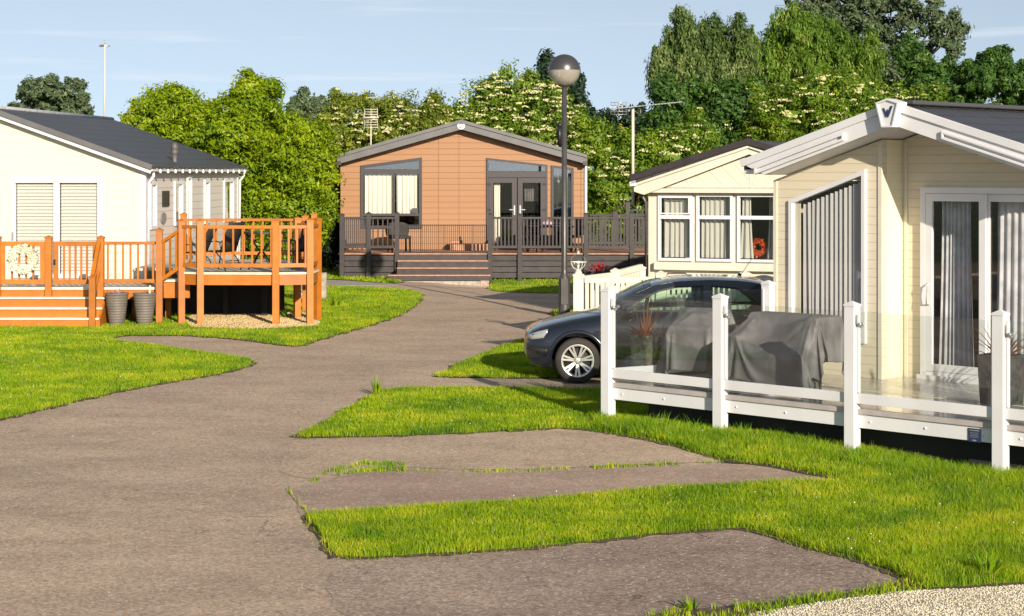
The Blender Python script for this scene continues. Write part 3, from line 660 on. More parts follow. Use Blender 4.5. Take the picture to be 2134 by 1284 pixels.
def tree(name, label, Y, bl, material, n, size=.15, flowers=0, fmat=None, group=None, hang=0, spread=.34, inner=.25, bark=None, up=.25, core=True, cat='tree', limbs=True, shoots=3):
    global TREEN; TREEN += 1
    B = blobs_px(bl, Y); A = np.array(B)
    cx = float(np.average(A[:, 0], weights=A[:, 3])); root = (cx, Y, 0.0)
    t = thing(name, label, cat, root, 0, group)
    if shoots:
        gg = random.Random(TREEN*7); ex = []
        for b in B:
            for _ in range(shoots):
                a = gg.uniform(.25, PI-.25); rr_ = gg.uniform(.10, .26)
                ex.append((b[0]+math.cos(a)*b[3]*1.0, b[1]+gg.uniform(-.5,.5)*b[4], b[2]+math.sin(a)*b[5]*gg.uniform(1.0, 1.14), rr_*.8, rr_*.8, rr_*gg.uniform(1.1, 2.1)))
        B = B+ex
    loc = [(b[0]-cx, b[1]-Y, b[2], *b[3:]) for b in B]
    v = leaf_cloud(loc, n, size, 100+TREEN, spread, inner, hang, up); k = len(v)//4
    Fq = [np.arange(k)[:, None]*4+np.array([0,1,2,3])]
    if core:   # big shaded leaf sprays deep inside, so that no sky shows straight through the heart of the crown
        g = np.random.default_rng(TREEN); cv = []
        for b in loc:
            m = int(40*b[3]*b[5])+14; d = g.normal(size=(m, 3)); d /= np.linalg.norm(d, axis=1)[:, None]
            p = np.array(b[:3])+d*np.array(b[3:6])*g.uniform(.1, .58, m)[:, None]
            a = g.normal(size=(m, 3)); a /= np.linalg.norm(a, axis=1)[:, None]; c = np.cross(a, d); c /= np.linalg.norm(c, axis=1)[:, None]
            ss = .42*min(b[3], b[5])*g.uniform(.7, 1.2, m)[:, None]
            cv.append(np.stack([p-a*ss, p+c*ss*.7, p+a*ss, p-c*ss*.7], 1).reshape(-1, 3))
        cv = np.concatenate(cv); kk = len(cv)//4; Fq.append(len(v)+np.arange(kk)[:, None]*4+np.array([0,1,2,3])); v = np.concatenate([v, cv])
    npmesh('crown', v, Fq, material, t)
    if flowers:
        g = np.random.default_rng(500+TREEN); Bm = np.array(loc); w = Bm[:, 3]*Bm[:, 5]; w /= w.sum(); bi = g.choice(len(Bm), flowers, p=w); b = Bm[bi]
        d = g.normal(size=(flowers, 3)); d[:, 1] = -np.abs(d[:, 1]); d[:, 2] = np.abs(d[:, 2])*.9-.3*g.random(flowers); d /= np.linalg.norm(d, axis=1)[:, None]
        C = b[:, :3]+d*b[:, 3:6]*g.uniform(1.02, 1.16, flowers)[:, None]
        m = 14; c = np.repeat(C, m, 0); q = g.normal(size=(len(c), 3)); rr = np.repeat(g.uniform(.04, .11, flowers), m)[:, None]
        q[:, 2] *= .22; c = c+q*rr*.75; s = .028*g.uniform(.7, 1.4, len(c))[:, None]
        u1 = g.normal(size=c.shape)*.4; u1[:, 2] += .5; u1[:, 1] -= .7; u1 /= np.linalg.norm(u1, axis=1)[:, None]; a = np.cross(u1, g.normal(size=c.shape)); a /= np.linalg.norm(a, axis=1)[:, None]; bb = np.cross(u1, a)
        fv = np.stack([c-a*s, c+bb*s, c+a*s, c-bb*s], 1).reshape(-1, 3)
        npmesh('flower_heads', fv, [np.arange(len(c))[:, None]*4+np.array([0,1,2,3])], fmat or CREAMF, t)['kind'] = 'stuff'
    # trunk and limbs reaching into the blobs
    mb = MB(); g = random.Random(TREEN); top = max(b[2] for b in loc); th = min(b[2]-b[5]*.4 for b in loc); th = max(.5, th*.8)
    r0 = .028*top**.7+.02
    mb.tube([(0,0,-.3), (.05,0,th*.5), (.1*g.uniform(-1,1), 0, th)], [r0*1.2, r0, r0*.75], 8)
    if limbs:
        for b in loc:
            if b[3] < .3: continue
            mid = (b[0]*.5+g.uniform(-.1,.1), b[1]*.5, th+(b[2]-th)*.55)
            mb.tube([(0,0,th*.95), mid, (b[0], b[1], b[2]), (b[0]+b[3]*g.uniform(-.5,.5), b[1], b[2]+b[5]*.8)], [r0*.6, r0*.35, r0*.2, r0*.05], 6)
    mb.build('trunk', bark or BARK, t)
    return t
LF_BRIGHT = leafmat('bright_leaf', (0.035, 0.11, 0.003), (0.29, 0.40, 0.005), trans=.40, c3=(0.52, 0.54, 0.02))
LF_MID = leafmat('olive_leaf', (0.045, 0.085, 0.008), (0.20, 0.25, 0.020), trans=.3, c3=(0.34, 0.36, 0.05))
LF_ELD = leafmat('elder_leaf', (0.035, 0.10, 0.006), (0.17, 0.27, 0.014), trans=.33, c3=(0.28, 0.36, 0.03))
LF_DK = leafmat('dark_leaf', (0.02, 0.065, 0.012), (0.065, 0.145, 0.02), trans=.3, c3=(0.12, 0.22, 0.025))
LF_CON = leafmat('conifer_needle', (0.012, 0.030, 0.016), (0.03, 0.06, 0.028), trans=.15)
LF_GRY = leafmat('hazed_grey_green_leaf', (0.06, 0.095, 0.045), (0.13, 0.18, 0.085), trans=.25)  # lifted paler, distance haze put into the leaf colour
LF_WIL = leafmat('willow_leaf', (0.04, 0.09, 0.02), (0.155, 0.235, 0.06), trans=.4, c3=(0.32, 0.36, 0.14))
LF_WIL2 = leafmat('willow_green_leaf', (0.045, 0.12, 0.014), (0.17, 0.29, 0.03), trans=.4, c3=(0.34, 0.42, 0.08))
LF_BLK = leafmat('near_black_leaf', (0.010, 0.022, 0.008), (0.025, 0.045, 0.014), trans=.15)  # darkest leaf tones, for the bush left of the lodge

HT = 'tall trees and shrubs behind the holiday homes'
tree('leafy_tree', 'bright green leafy tree just behind the pale bungalow flue', 51, [(345,215,28,22),(300,225,25,20),(365,240,50,42),(320,265,50,36),(400,290,70,60),(350,300,60,50),(430,370,80,80),(450,460,80,70)], LF_BRIGHT, 52000, .115, group=HT)
tree('leafy_tree', 'tallest bright green tree behind the orange raised deck', 50, [(500,205,34,25),(545,230,55,45),(500,250,70,50),(470,290,70,60),(570,300,65,60),(530,370,90,80),(510,460,90,80)], LF_BRIGHT, 62000, .115, group=HT)
tree('leafy_tree', 'bright green tree nearest to the left side of the brown lodge', 49.5, [(630,300,50,40),(600,330,60,60),(655,360,45,60),(610,420,80,70),(570,480,90,60),(640,455,45,55)], LF_BRIGHT, 46000, .115, group=HT)
tree('flowering_elder', 'olive elder dotted with cream flowers behind the lodge aerial', 57, [(700,235,22,30),(760,240,50,36),(810,245,45,36),(720,290,50,50),(790,300,80,60),(860,260,50,40),(690,340,40,60),(690,410,40,70),(930,270,30,40),(895,250,26,34),(870,310,90,60)], LF_MID, 60000, .11, flowers=190, group=HT)
tree('flowering_elder', 'round elder thick with cream flowers behind the lodge ridge', 57, [(1065,200,60,40),(1010,225,50,45),(1120,225,60,50),(970,262,50,40),(1060,270,100,55),(1160,270,55,55),(1190,330,55,70),(1100,340,110,60)], LF_ELD, 60000, .11, flowers=420, group=HT)
tree('flowering_elder', 'low flowering elder right of the brown lodge behind its deck', 56, [(1225,300,36,40),(1275,320,50,42),(1245,370,55,60),(1330,345,60,50),(1300,410,80,60),(1390,330,70,48),(1430,300,50,40),(1400,400,70,70),(1240,450,60,50),(1340,470,70,50)], LF_ELD, 60000, .11, flowers=160, group=HT)
tree('dark_hedge_bush', 'very dark evergreen bush between the orange deck and the brown lodge', 52.5, [(690,420,35,40),(700,470,40,60),(665,500,50,60),(620,530,60,40)], LF_BLK, 16000, .14, group=HT, cat='bush')
tree('conifer', 'dark ragged conifer rising behind the street lamp', 84, [(1143,150,9,30),(1150,185,16,30),(1196,170,12,26),(1198,215,26,30),(1205,245,34,18),(1160,215,20,26),(1225,252,22,8)], LF_CON, 12000, .22, group=HT, spread=.4)
tree('small_grey_tree', 'small grey-green tree far off between bright tree and elder', 84, [(650,215,24,18),(635,235,32,20),(665,240,26,24),(640,265,40,20),(610,230,10,14)], LF_GRY, 9000, .2, group=HT)
tree('dark_round_tree', 'dark round tree above the ridge of the pale bungalow', 88, [(100,190,48,26),(75,215,40,30),(130,210,44,34),(160,235,32,26),(100,240,80,26),(40,232,18,14)], LF_GRY, 22000, .2, group=HT)
tree('willow', 'tall wind-blown willow with ivied lower crown behind the cream caravan', 62, [(1435,48,26,30),(1470,105,34,50),(1535,90,26,36),(1420,60,30,36),(1500,160,60,60),(1410,80,32,36),(1385,110,26,36),(1450,110,38,50),(1370,170,22,50),(1420,180,55,60),(1500,75,18,30),(1500,130,34,60),(1545,115,30,44),(1540,190,46,60),(1475,190,50,60)], LF_WIL, 60000, .17, hang=.13, shoots=1, group=HT, spread=.42, bark=BARKP)
tree('ivy_clad_tree', 'glossy mid green tree below the tall willow', 60.5, [(1400,230,40,50),(1450,240,60,60),(1510,240,60,55),(1385,280,36,36),(1440,290,70,40),(1560,220,40,40)], LF_DK, 26000, .17, group=HT)
tree('willow', 'broad yellow-green willow in front of the tallest trees', 66, [(1625,55,22,40),(1592,120,34,56),(1660,75,40,50),(1640,110,40,60),(1690,95,46,50),(1745,90,50,44),(1790,130,48,50),(1720,150,80,60),(1630,170,44,50),(1805,170,36,40)], LF_WIL2, 60000, .17, hang=.14, shoots=1, group=HT, spread=.42)
tree('tall_poplar', 'tallest grey-green tree with pale limbs at top right', 84, [(1680,5,36,30),(1740,-5,50,40),(1800,15,50,40),(1860,5,50,44),(1900,50,44,44),(1950,45,26,40),(1965,90,34,46),(1840,80,60,50),(1990,60,18,30),(1900,110,60,30),(1850,150,60,46),(1900,160,50,40),(1800,140,50,40),(1760,60,60,40),(1700,40,46,30)], LF_GRY, 46000, .2, shoots=1, group=HT, spread=.4, bark=BARKP, inner=.4, core=False)
tree('flowering_elder', 'wide flowering elder above the cream caravan roof', 60, [(1610,215,60,40),(1700,205,80,42),(1800,205,80,42),(1880,215,60,30),(1570,265,60,45),(1660,260,90,50),(1760,255,90,50),(1600,310,70,40),(1930,205,26,16)], LF_ELD, 70000, .11, flowers=190, group=HT)
tree('dark_tree', 'dark green tree behind the ridge of the beige bungalow', 72, [(1900,125,30,26),(1930,160,52,40),(1990,165,60,36),(1960,190,80,40)], LF_DK, 22000, .18, group=HT)
tree('dark_tree', 'dark green tree at the far right edge above the charcoal roof', 71, [(2060,150,46,30),(2050,180,70,44),(2120,165,50,34),(2150,195,60,40),(2080,128,14,16)], LF_DK, 22000, .18, group=HT)
tree('far_dark_tree', 'hazy dark tree far behind the caravan aerial', 92, [(1270,265,34,24),(1310,255,34,24),(1345,250,30,30),(1290,290,60,30)], LF_CON, 12000, .24, group=HT)
# a continuous shadowy thicket closing the view behind the trees
hb = []
for x in range(-60, 2400, 45):
    top = 330 if x < 240 else (330 if x < 700 else 300 if x < 960 else 290 if x < 1300 else 260)
    hb.append((x, top+random.uniform(0, 20), 42, 40)); hb.append((x, top+75, 48, 50)); hb.append((x, top+150, 48, 60))
v = leaf_cloud(blobs_px(hb, 70), 60000, .34, 77, .5); k = len(v)//4
o = npmesh('thicket', v, [np.arange(k)[:, None]*4+np.array([0,1,2,3])], LF_DK); tag(o, 'dark thicket filling the gaps behind the row of trees', 'thicket', kind='stuff')
# ------------------------------------------------------------------ shared building parts
def ring_frame(parent, name, poly, v, w=.06, d0=-.03, d1=.05, material=WHITE, fn=None):
    ins = inset(poly, w); mb = MB()
    mb.prism(poly, [ins], v+d0, v+d1, fn or (lambda a, b, t: (a, t, b)))
    o = mb.build(name, material, parent, bevel=.004); return o, ins
def pane(parent, poly, v, fn=None, material=None, name='pane', th=.006):
    mb = MB(); mb.prism(poly, [], v, v+th, fn or (lambda a, b, t: (a, t, b))); return mb.build(name, material or GLASS, parent)
def rect(a0, a1, b0, b1): return [(a0, b0), (a1, b0), (a1, b1), (a0, b1)]
def post(parent, x, y, z0, z1, w, material, cap=None, rz=0.0, capover=.012, name='post'):
    mb = MB(); h = w/2; mb.box(-h, h, -h, h, z0, z1-.03)
    c = h+capover; mb.box(-c, c, -c, c, z1-.03, z1-.008)
    mb.add([(-c,-c,z1-.008),(c,-c,z1-.008),(c,c,z1-.008),(-c,c,z1-.008),(0,0,z1+w*.22)], [(0,1,4),(1,2,4),(2,3,4),(3,0,4)])
    o = mb.build(name, material, parent, (x, y, 0), bevel=.003); o.rotation_euler = (0, 0, rz); return o
def railing(parent, p, q, zt, zb, nb, material, rw=.07, rh=.055, bw=.035, bal_top=None, name='railing', cap=True, gap=.0):
    """p,q = (x,y,floor z) ends; rails at zt / zb above the floor, nb balusters as sub-parts"""
    p = Vector(p); q = Vector(q); mb = MB()
    mb.bar(p+Vector((0,0,zt)), q+Vector((0,0,zt)), rw if cap else rw*.6, rh)
    r = mb.build(name, material, parent, bevel=.003)
    mb = MB(); mb.bar(p+Vector((0,0,zb)), q+Vector((0,0,zb)), rw*.55, rh*1.25); mb.build('bottom_rail', material, r, bevel=.003)
    d = (q-p); ang = math.atan2(d.y, d.x); H = zt-zb-rh
    slope = d.z/max(1e-6, math.hypot(d.x, d.y))
    m0 = MB(); b2 = bw/2; k = slope*b2
    m0.add([(-b2,-b2*.8,-H/2-k),(b2,-b2*.8,-H/2+k),(b2,b2*.8,-H/2+k),(-b2,b2*.8,-H/2-k),(-b2,-b2*.8,H/2-k),(b2,-b2*.8,H/2+k),(b2,b2*.8,H/2+k),(-b2,b2*.8,H/2-k)],
           [(0,3,2,1),(4,5,6,7),(0,1,5,4),(1,2,6,5),(2,3,7,6),(3,0,4,7)])
    src = None
    for i in range(nb):
        t = (i+.5)/nb; c = p+d*t+Vector((0,0,(zt+zb)/2))
        if src is None: src = m0.build('baluster', material, r); b = src
        else: b = src.copy(); COL.objects.link(b); b.parent = r
        b.location = c; b.rotation_euler = (0,0,ang)
    return r
def gable(x0, x1, xr, zb, ze, zr):    # outline of a gable wall
    return [(x0, zb), (x1, zb), (x1, ze), (xr, zr), (x0, ze)]
def roof_slab(mb, ue, ze, ur, zr, v0, v1, th=.06):
    """one roof slope from the eave (ue,ze) up to the ridge (ur,zr), running v0..v1"""
    mb.add([(ue,v0,ze),(ur,v0,zr),(ur,v1,zr),(ue,v1,ze),(ue,v0,ze-th),(ur,v0,zr-th),(ur,v1,zr-th),(ue,v1,ze-th)],
           [(0,1,2,3),(4,7,6,5),(0,4,5,1),(1,5,6,2),(2,6,7,3),(3,7,4,0)])

# ================================================================== LEFT: pale bungalow
LF = Fr(-7.28, 36.2, -4.3)
L = thing('bungalow', 'pale cream bungalow with dark grey tiled roof behind the orange timber deck', 'holiday home', (*LF.o, 0), LF.a)
WL, DL = 6.3, 8.2; XR = -WL/2; ZE, ZR = 2.96, 4.06
d_o = LF.uz(24, 372, 0); d_i = LF.uz(213, 372, 0)
door = rect(d_o[0], d_i[0], .70, d_o[1])
mb = MB(); mb.prism(gable(-WL, 0, XR, .42, ZE-.02, ZR-.04), [door], 0, .10); mb.build('front_wall', SIDE_CREAM, L)
side_w = []   # (v0,v1,z0,z1)
for (a, b, t, bt) in ((311.5, 325.5, 378, 478), (362.5, 380, 377, 470), (389, 398.5, 366, 500), (425, 436, 374, 466), (465.5, 486, 373, 462)):
    va = LF.vz(a, 420, 0)[0]; vb = LF.vz(b, 420, 0)[0]; vm = (va+vb)/2; s = F/(36.2+vm)
    side_w.append((va, vb, CH-(bt-HY)/s, CH-(t-HY)/s))
fs = lambda a, b, t: (t, a, b)
mb = MB(); mb.prism([(.10, .42), (DL, .42), (DL, ZE-.02), (.10, ZE-.02)], [rect(*w) for w in side_w], -.10, 0, fs)
mb.build('side_wall', SIDE_PINK, L)
mb = MB(); mb.box(-WL, -.10, DL-.10, DL, .42, ZE-.02); mb.box(-WL, -WL+.1, .1, DL-.1, .42, ZE-.02); mb.box(-WL+.1, -.1, .1, DL-.1, .40, .44); mb.build('rear_wall', SIDE_CREAM, L)
mb = MB(); mb.box(-WL+.05, -.12, .12, .2, -.1, .43); mb.box(-.2, -.12, .2, DL-.1, -.1, .43); mb.build('skirting', ANTH, L)
mb = MB(); roof_slab(mb, .20, ZE-.03, XR, ZR+.05, -.22, DL+.12); roof_slab(mb, -WL-.20, ZE-.03, XR, ZR+.05, -.22, DL+.12)
rf = mb.build('roof', ROOF_L, L)
mb = MB(); mb.tube([(XR, -.2, ZR+.05), (XR, DL+.1, ZR+.05)], .05, 8); mb.build('ridge_cap', mat('ridge_metal', (.34,.35,.37), .4, nscale=8), rf)
mb = MB()      # barge boards: dark verge over a white board
for sx, xe in ((1, .20), (-1, -WL-.20)):
    mb.bar((xe, -.24, ZE-.055), (XR, -.24, ZR+.025), .04, .10)
mb.build('verge', FASCIA, rf)
mb = MB()
for xe in (.17, -WL-.17): mb.bar((xe, -.20, ZE-.145), (XR, -.20, ZR-.065), .03, .07)
mb.build('barge_board', WHITE, L)
mb = MB(); mb.box(.08, .20, -.2, DL+.1, ZE-.13, ZE-.055); mb.build('gutter', WHITE, L)
mb = MB(); mb.box(0.0, .10, -.05, DL+.05, ZE-.17, ZE-.132); mb.build('soffit', mat('soffit_board', (.5,.46,.42), .7, nscale=8), L)
for v in (.06, DL-.06):
    mb = MB(); mb.tube([(.15, v, ZE-.13), (.15, v, ZE-.22), (.05, v, ZE-.36), (.05, v, .3)], .035, 8); mb.build('downpipe', WHITE, L)
mb = MB(); mb.box(-.09, .012, -.012, .09, .42, ZE-.12); mb.build('corner_trim', WHITE, L)
mb = MB(); mb.box(-.05, .012, DL-.09, DL+.012, .42, ZE-.12); mb.build('corner_trim', WHITE, L)
fl = LF.uz(364, 300, 2.6)
mb = MB(); zf = ZR-.05-(fl[0]-XR)*(ZR-ZE)/(-XR)
mb.tube([(0,0,-.1), (0,0,.28)], .055, 12); mb.lathe([(.075,.26),(.085,.30),(.065,.36),(.085,.38),(.06,.46),(.03,.50),(0,.50)], 16)
mb.build('flue', mat('flue_metal', (.10,.09,.09), .5), rf, (fl[0], 2.6, zf))
# patio doors with closed slatted blinds
w, ins = ring_frame(L, 'window', door, 0, .085, -.05, .05)
cx = sum(p[0] for p in door)/4; x0, x1 = ins[0][0], ins[1][0]; z0, z1 = ins[0][1], ins[2][1]
mb = MB(); mb.box(cx-.06, cx+.06, -.025, .03, z0, z1); mb.build('mullion', WHITE, w)
for a, b in ((x0, cx-.06), (cx+.06, x1)):
    pane(w, rect(a, b, z0, z1), .0)
    mb = MB(); n = 27
    for i in range(n):
        z = z0+(z1-z0)*(i+.5)/n; h = (z1-z0)/n
        mb.add([(a+.01,.045,z-h*.50),(b-.01,.045,z-h*.50),(b-.01,.075,z+h*.42),(a+.01,.075,z+h*.42)], [(0,1,2,3)])
    mb.build('blind', BLIND, w)
mb = MB(); mb.box(x0-.06, x0-.02, -.075, -.05, 1.45, 1.62); mb.build('handle', STEEL, w)
for i, (a, b, c, d) in enumerate(side_w):
    if b-a < .2: a -= .1; b += .1
    w, ins = ring_frame(L, 'window' if i != 2 else 'door', rect(a, b, c, d), 0, .075, -.05, .035, WHITE, fs)
    pane(w, ins, -.02, fs)
    cu = curtain(ins[0][0]+.02, ins[1][0]-.02, ins[0][1], ins[2][1], -.12, 5, .02, fn=lambda u_, v_, z_: (v_, u_, z_))
    cu.build('curtain', BROWNDECK if i == 2 else CURTG if i in (3,) else CURTW, w)
# ornaments on the side wall
va = LF.vz(347, 415, 0.03)
mb = MB(); mb.box(.005, .03, va[0]-.25, va[0]+.25, va[1]-.15, va[1]+.17); tag(mb.build('wall_plaque', BLACKM), 'small dark rectangular plaque on the side wall of the pale bungalow', 'plaque')
o = COL.objects['wall_plaque']; o.location = (*LF.o, 0); o.rotation_euler = (0,0,LF.a)
va = LF.vz(342, 455, 0.03)
mb = MB(); mb.prism([(va[0]+.2*math.cos(t*PI/8), va[1]+.12*math.sin(t*PI/8)) for t in range(16)], [], .005, .03, fs)
o = mb.build('wall_ornament', mat('pewter', (.2,.2,.2), .5)); tag(o, 'grey oval ornament below the dark plaque on the pale side wall', 'ornament'); o.location = (*LF.o, 0); o.rotation_euler = (0,0,LF.a)
# string of bulbs under the gutter
sl = thing('string_lights', 'string of white bulbs hung along the gutter of the pale bungalow', 'string lights', (*LF.o, 0), LF.a)
mb = MB(); nb = 14
mb.tube([(.215, DL*i/(nb*4)+.05, ZE-.08-.025*abs(math.sin(i*PI/4))) for i in range(nb*4+1)], .006, 5); mb.build('cable', WHITE, sl)
src = None
for i in range(nb):
    if not src:
        m0 = MB(); m0.lathe([(0,-.055),(.028,-.045),(.042,-.01),(.036,.025),(.018,.05),(.016,.07),(0,.07)], 12); src = m0.build('bulb', LOGOW, sl); b = src
    else: b = src.copy(); COL.objects.link(b); b.parent = sl
    b.location = (.225, DL*(i+.5)/nb, ZE-.135); b.scale = (.7,.7,.7)

# ------------------------------------------------------------------ orange timber deck
DK = thing('timber_deck', 'orange stained timber deck with steps and raised part beside the pale bungalow', 'deck', (-6.0, 33.75, 0))
def D(px, py_base=None, Y=None):   # local point on the deck
    return ((px-CX)*Y/F+6.0, Y-33.75)
zl, zh, YF = .68, .98, 33.75
XA = -6.50+6.0
# lower platform
mb = MB(); mb.box(-6.5, XA, 0, 2.6, zl-.045, zl-.002); mb.build('lower_floor', DECKGREY, DK)
mb = MB(); mb.box(-6.5, XA, -.03, .0, zl-.045, zl+.002); mb.build('nosing', PALEEDGE, DK, bevel=.004)
xs1 = (213-CX)*33.3/F+6.0
mb = MB(); mb.box(xs1-.015, XA, .0, .03, zl-.22, zl-.046); mb.build('fascia_board', ORANGE, DK)
# steps
for i in range(3):
    z = zl-.17*(i+1); y0 = -.25*(i+1)
    mb = MB(); mb.box(-6.5, xs1, y0, y0+.26, z-.035, z); mb.build('tread', PALEEDGE, DK, bevel=.004)
    mb = MB(); mb.box(-6.5, xs1-.02, y0+.25, y0+.28, z+.001, z+.124); mb.build('riser', ORANGE, DK)
mb = MB(); mb.box(-6.5, xs1-.02, -.72, -.69, -.05, .134); mb.build('riser', ORANGE, DK)
mb = MB(); mb.add([(xs1-.02,-.69,0),(xs1-.02,0,0),(xs1-.02,0,zl-.05),(xs1-.02,-.17,zl-.2),(xs1-.02,-.42,zl-.37),(xs1-.02,-.69,zl-.55),
                   (xs1+.01,-.69,0),(xs1+.01,0,0),(xs1+.01,0,zl-.05),(xs1+.01,-.17,zl-.2),(xs1+.01,-.42,zl-.37),(xs1+.01,-.69,zl-.55)],
                  [(0,1,2,3,4,5),(11,10,9,8,7,6)]+[(i,(i+1)%6,6+(i+1)%6,6+i) for i in range(6)]); mb.build('stringer', ORANGE, DK)
# posts on the front edge
PW = .115
def xp(px, Y=YF): return (px-CX)*Y/F+6.0
for px, z0 in ((103, .4), (211.5, 0)): post(DK, xp(px), -.045, z0, 1.62, PW, ORANGE)
post(DK, xp(0, YF)-.03, -.045, .4, 1.62, PW, ORANGE)
xn = (193.5-CX)*33.05/F+6.0
post(DK, xn, -.72, -.05, .93, PW, ORANGE)
mb = MB(); mb.bar((xp(211.5)-.02, -.10, 1.52), (xn, -.72, .93), .07, .08); mb.bar((xp(211.5)-.02, -.10, .98), (xn, -.72, .46), .04, .07); mb.build('stair_rail', ORANGE, DK)
def gate(x0, x1, nb):
    z0, z1 = zl+.06, 1.53; mb = MB(); mb.prism(rect(x0, x1, z0, z1), [inset(rect(x0, x1, z0, z1), .085)], -.065, -.025)
    g = mb.build('gate_panel', ORANGE, DK, bevel=.003)
    for i in range(nb):
        x = x0+.085+(x1-x0-.17)*(i+1)/(nb+1); m0 = MB(); m0.box(x-.018, x+.018, -.058, -.032, z0+.07, z1-.07); m0.build('baluster', ORANGE, g)
    return g
gate(xp(2.5), xp(95), 4); gate(xp(113), xp(204), 5)
railing(DK, (xp(218), -.045, zl), (xp(328), -.045, zl), .82, .12, 7, ORANGE)
mb = MB(); mb.box(xp(103)+.10, xp(103)+.13, -.10, -.065, 1.1, 1.2); mb.build('latch', BLACKM, DK)
# raised platform
Pp = {'A': D(333,Y=33.66), 'B': D(378.5,Y=33.5), 'C': D(418,Y=33.3), 'D': D(575.7,Y=33.25), 'E': D(646,Y=33.4), 'F': D(661.5,Y=34.36), 'G': D(619.9,Y=34.85), 'H': D(600,Y=36.6), 'I': D(560,Y=38.5)}
fl_ = [Pp['B'], Pp['C'], Pp['D'], Pp['E'], Pp['F'], Pp['G'], (Pp['G'][0]-.05, 4.6), (-.95, 4.6), (-1.22, 2.4), (-1.2, 1.0), (Pp['A'][0]+.3, .9), (Pp['B'][0]-.12, .12)]
mb = MB(); mb.prism(fl_, [], zh-.045, zh, lambda a, b, t: (a, b, t)); mb.build('upper_floor', DECKGREY, DK)
seq = ['B', 'C', 'D', 'E', 'F', 'G']
for a, b in zip(seq, seq[1:]):
    p, q = Pp[a], Pp[b]; d = Vector((q[0]-p[0], q[1]-p[1])).normalized(); n = Vector((d.y, -d.x))*.02
    mb = MB(); mb.bar((p[0]+n.x, p[1]+n.y, zh-.017), (q[0]+n.x, q[1]+n.y, zh-.017), .05, .036); mb.build('nosing', PALEEDGE, DK)
    mb = MB(); mb.bar((p[0]+n.x*.5, p[1]+n.y*.5, zh-.135), (q[0]+n.x*.5, q[1]+n.y*.5, zh-.135), .03, .19); mb.build('fascia_board', ORANGE, DK)
for k, z1 in (('A', 1.76), ('B', 1.93), ('C', 1.93), ('D', 1.93), ('E', 1.94), ('F', 1.94), ('G', 1.94)):
    p = Pp[k]; n = -.05
    rz = {'A': .1, 'B': .35, 'C': .25, 'D': 0, 'E': .3, 'F': .9, 'G': .4}[k]
    post(DK, p[0], p[1]-.04, -.06, z1, .12, ORANGE, rz=rz)
for x, y in ((Pp['G'][0]-.05, 2.9), (Pp['G'][0]-.05, 4.55), (-.9, 4.55)): post(DK, x, y, -.06, 1.94, .12, ORANGE)
nbs = {'BC': 3, 'CD': 8, 'DE': 4, 'EF': 9, 'FG': 4}
for a, b in zip(seq, seq[1:]):
    p, q = Pp[a], Pp[b]; railing(DK, (p[0], p[1]-.05, zh), (q[0], q[1]-.05, zh), .83, .13, nbs[a+b], ORANGE, rh=.06)
g = Pp['G']; railing(DK, (g[0]-.05, g[1], zh), (g[0]-.05, 2.9, zh), .83, .13, 10, ORANGE)
railing(DK, (g[0]-.05, 2.9, zh), (g[0]-.05, 4.55, zh), .83, .13, 11, ORANGE); railing(DK, (g[0]-.05, 4.55, zh), (-.9, 4.55, zh), .83, .13, 14, ORANGE)
p, q = Pp['A'], Pp['B']; railing(DK, (p[0]+.03, p[1]-.05, zl+.02), (q[0]-.03, q[1]-.05, zh-.04), .80, .12, 3, ORANGE)
mb = MB(); mb.box(Pp['A'][0]+.05, Pp['B'][0]-.05, -.02, .5, zl+.10, zl+.14); mb.build('tread', PALEEDGE, DK)
mb = MB(); mb.box(Pp['A'][0]+.05, Pp['B'][0]+.1, .02, .05, zl-.2, zl+.1); mb.build('riser', ORANGE, DK)
for y in (.55, 1.2, 2.0):     # joists under the raised part, brown timber
    mb = MB(); mb.box(Pp['A'][0]+.1, Pp['E'][0]-.15, y, y+.05, zh-.26, zh-.05); mb.build('joist', BARK, DK)
mb = MB(); mb.box(xs1+.1, Pp['E'][0]-.75, 1.9, 1.94, -.1, zh-.3); mb.build('shade_board', DARK, DK)  # near-black board standing in for the shade below the raised floor
for x in (xs1+.3, XA-.05, .45, 1.2): post(DK, x, 1.6 if x > 0 else 1.0, -.06, zl-.05, .10, ORANGE if x < 0 else DARK, name='prop')  # middle props coloured black to sink into the shade under the deck

# bits beside the deck
mb = MB()
x, y = G(672, 625); mb.box(-.09, .09, -.06, .06, -.05, .60); mb.box(-.55, -.09, -.03, .03, .02, .16); mb.box(-.55, -.09, -.03, .03, .20, .34); mb.box(-.55,-.09,-.03,.03,.38,.52)
o = mb.build('timber_barrier', mat('weathered_timber', (.36,.31,.24), .9, nscale=8, namt=.2), None, (x, y, 0), bevel=.005); tag(o, 'low weathered grey timber barrier behind the end of the orange deck', 'barrier')

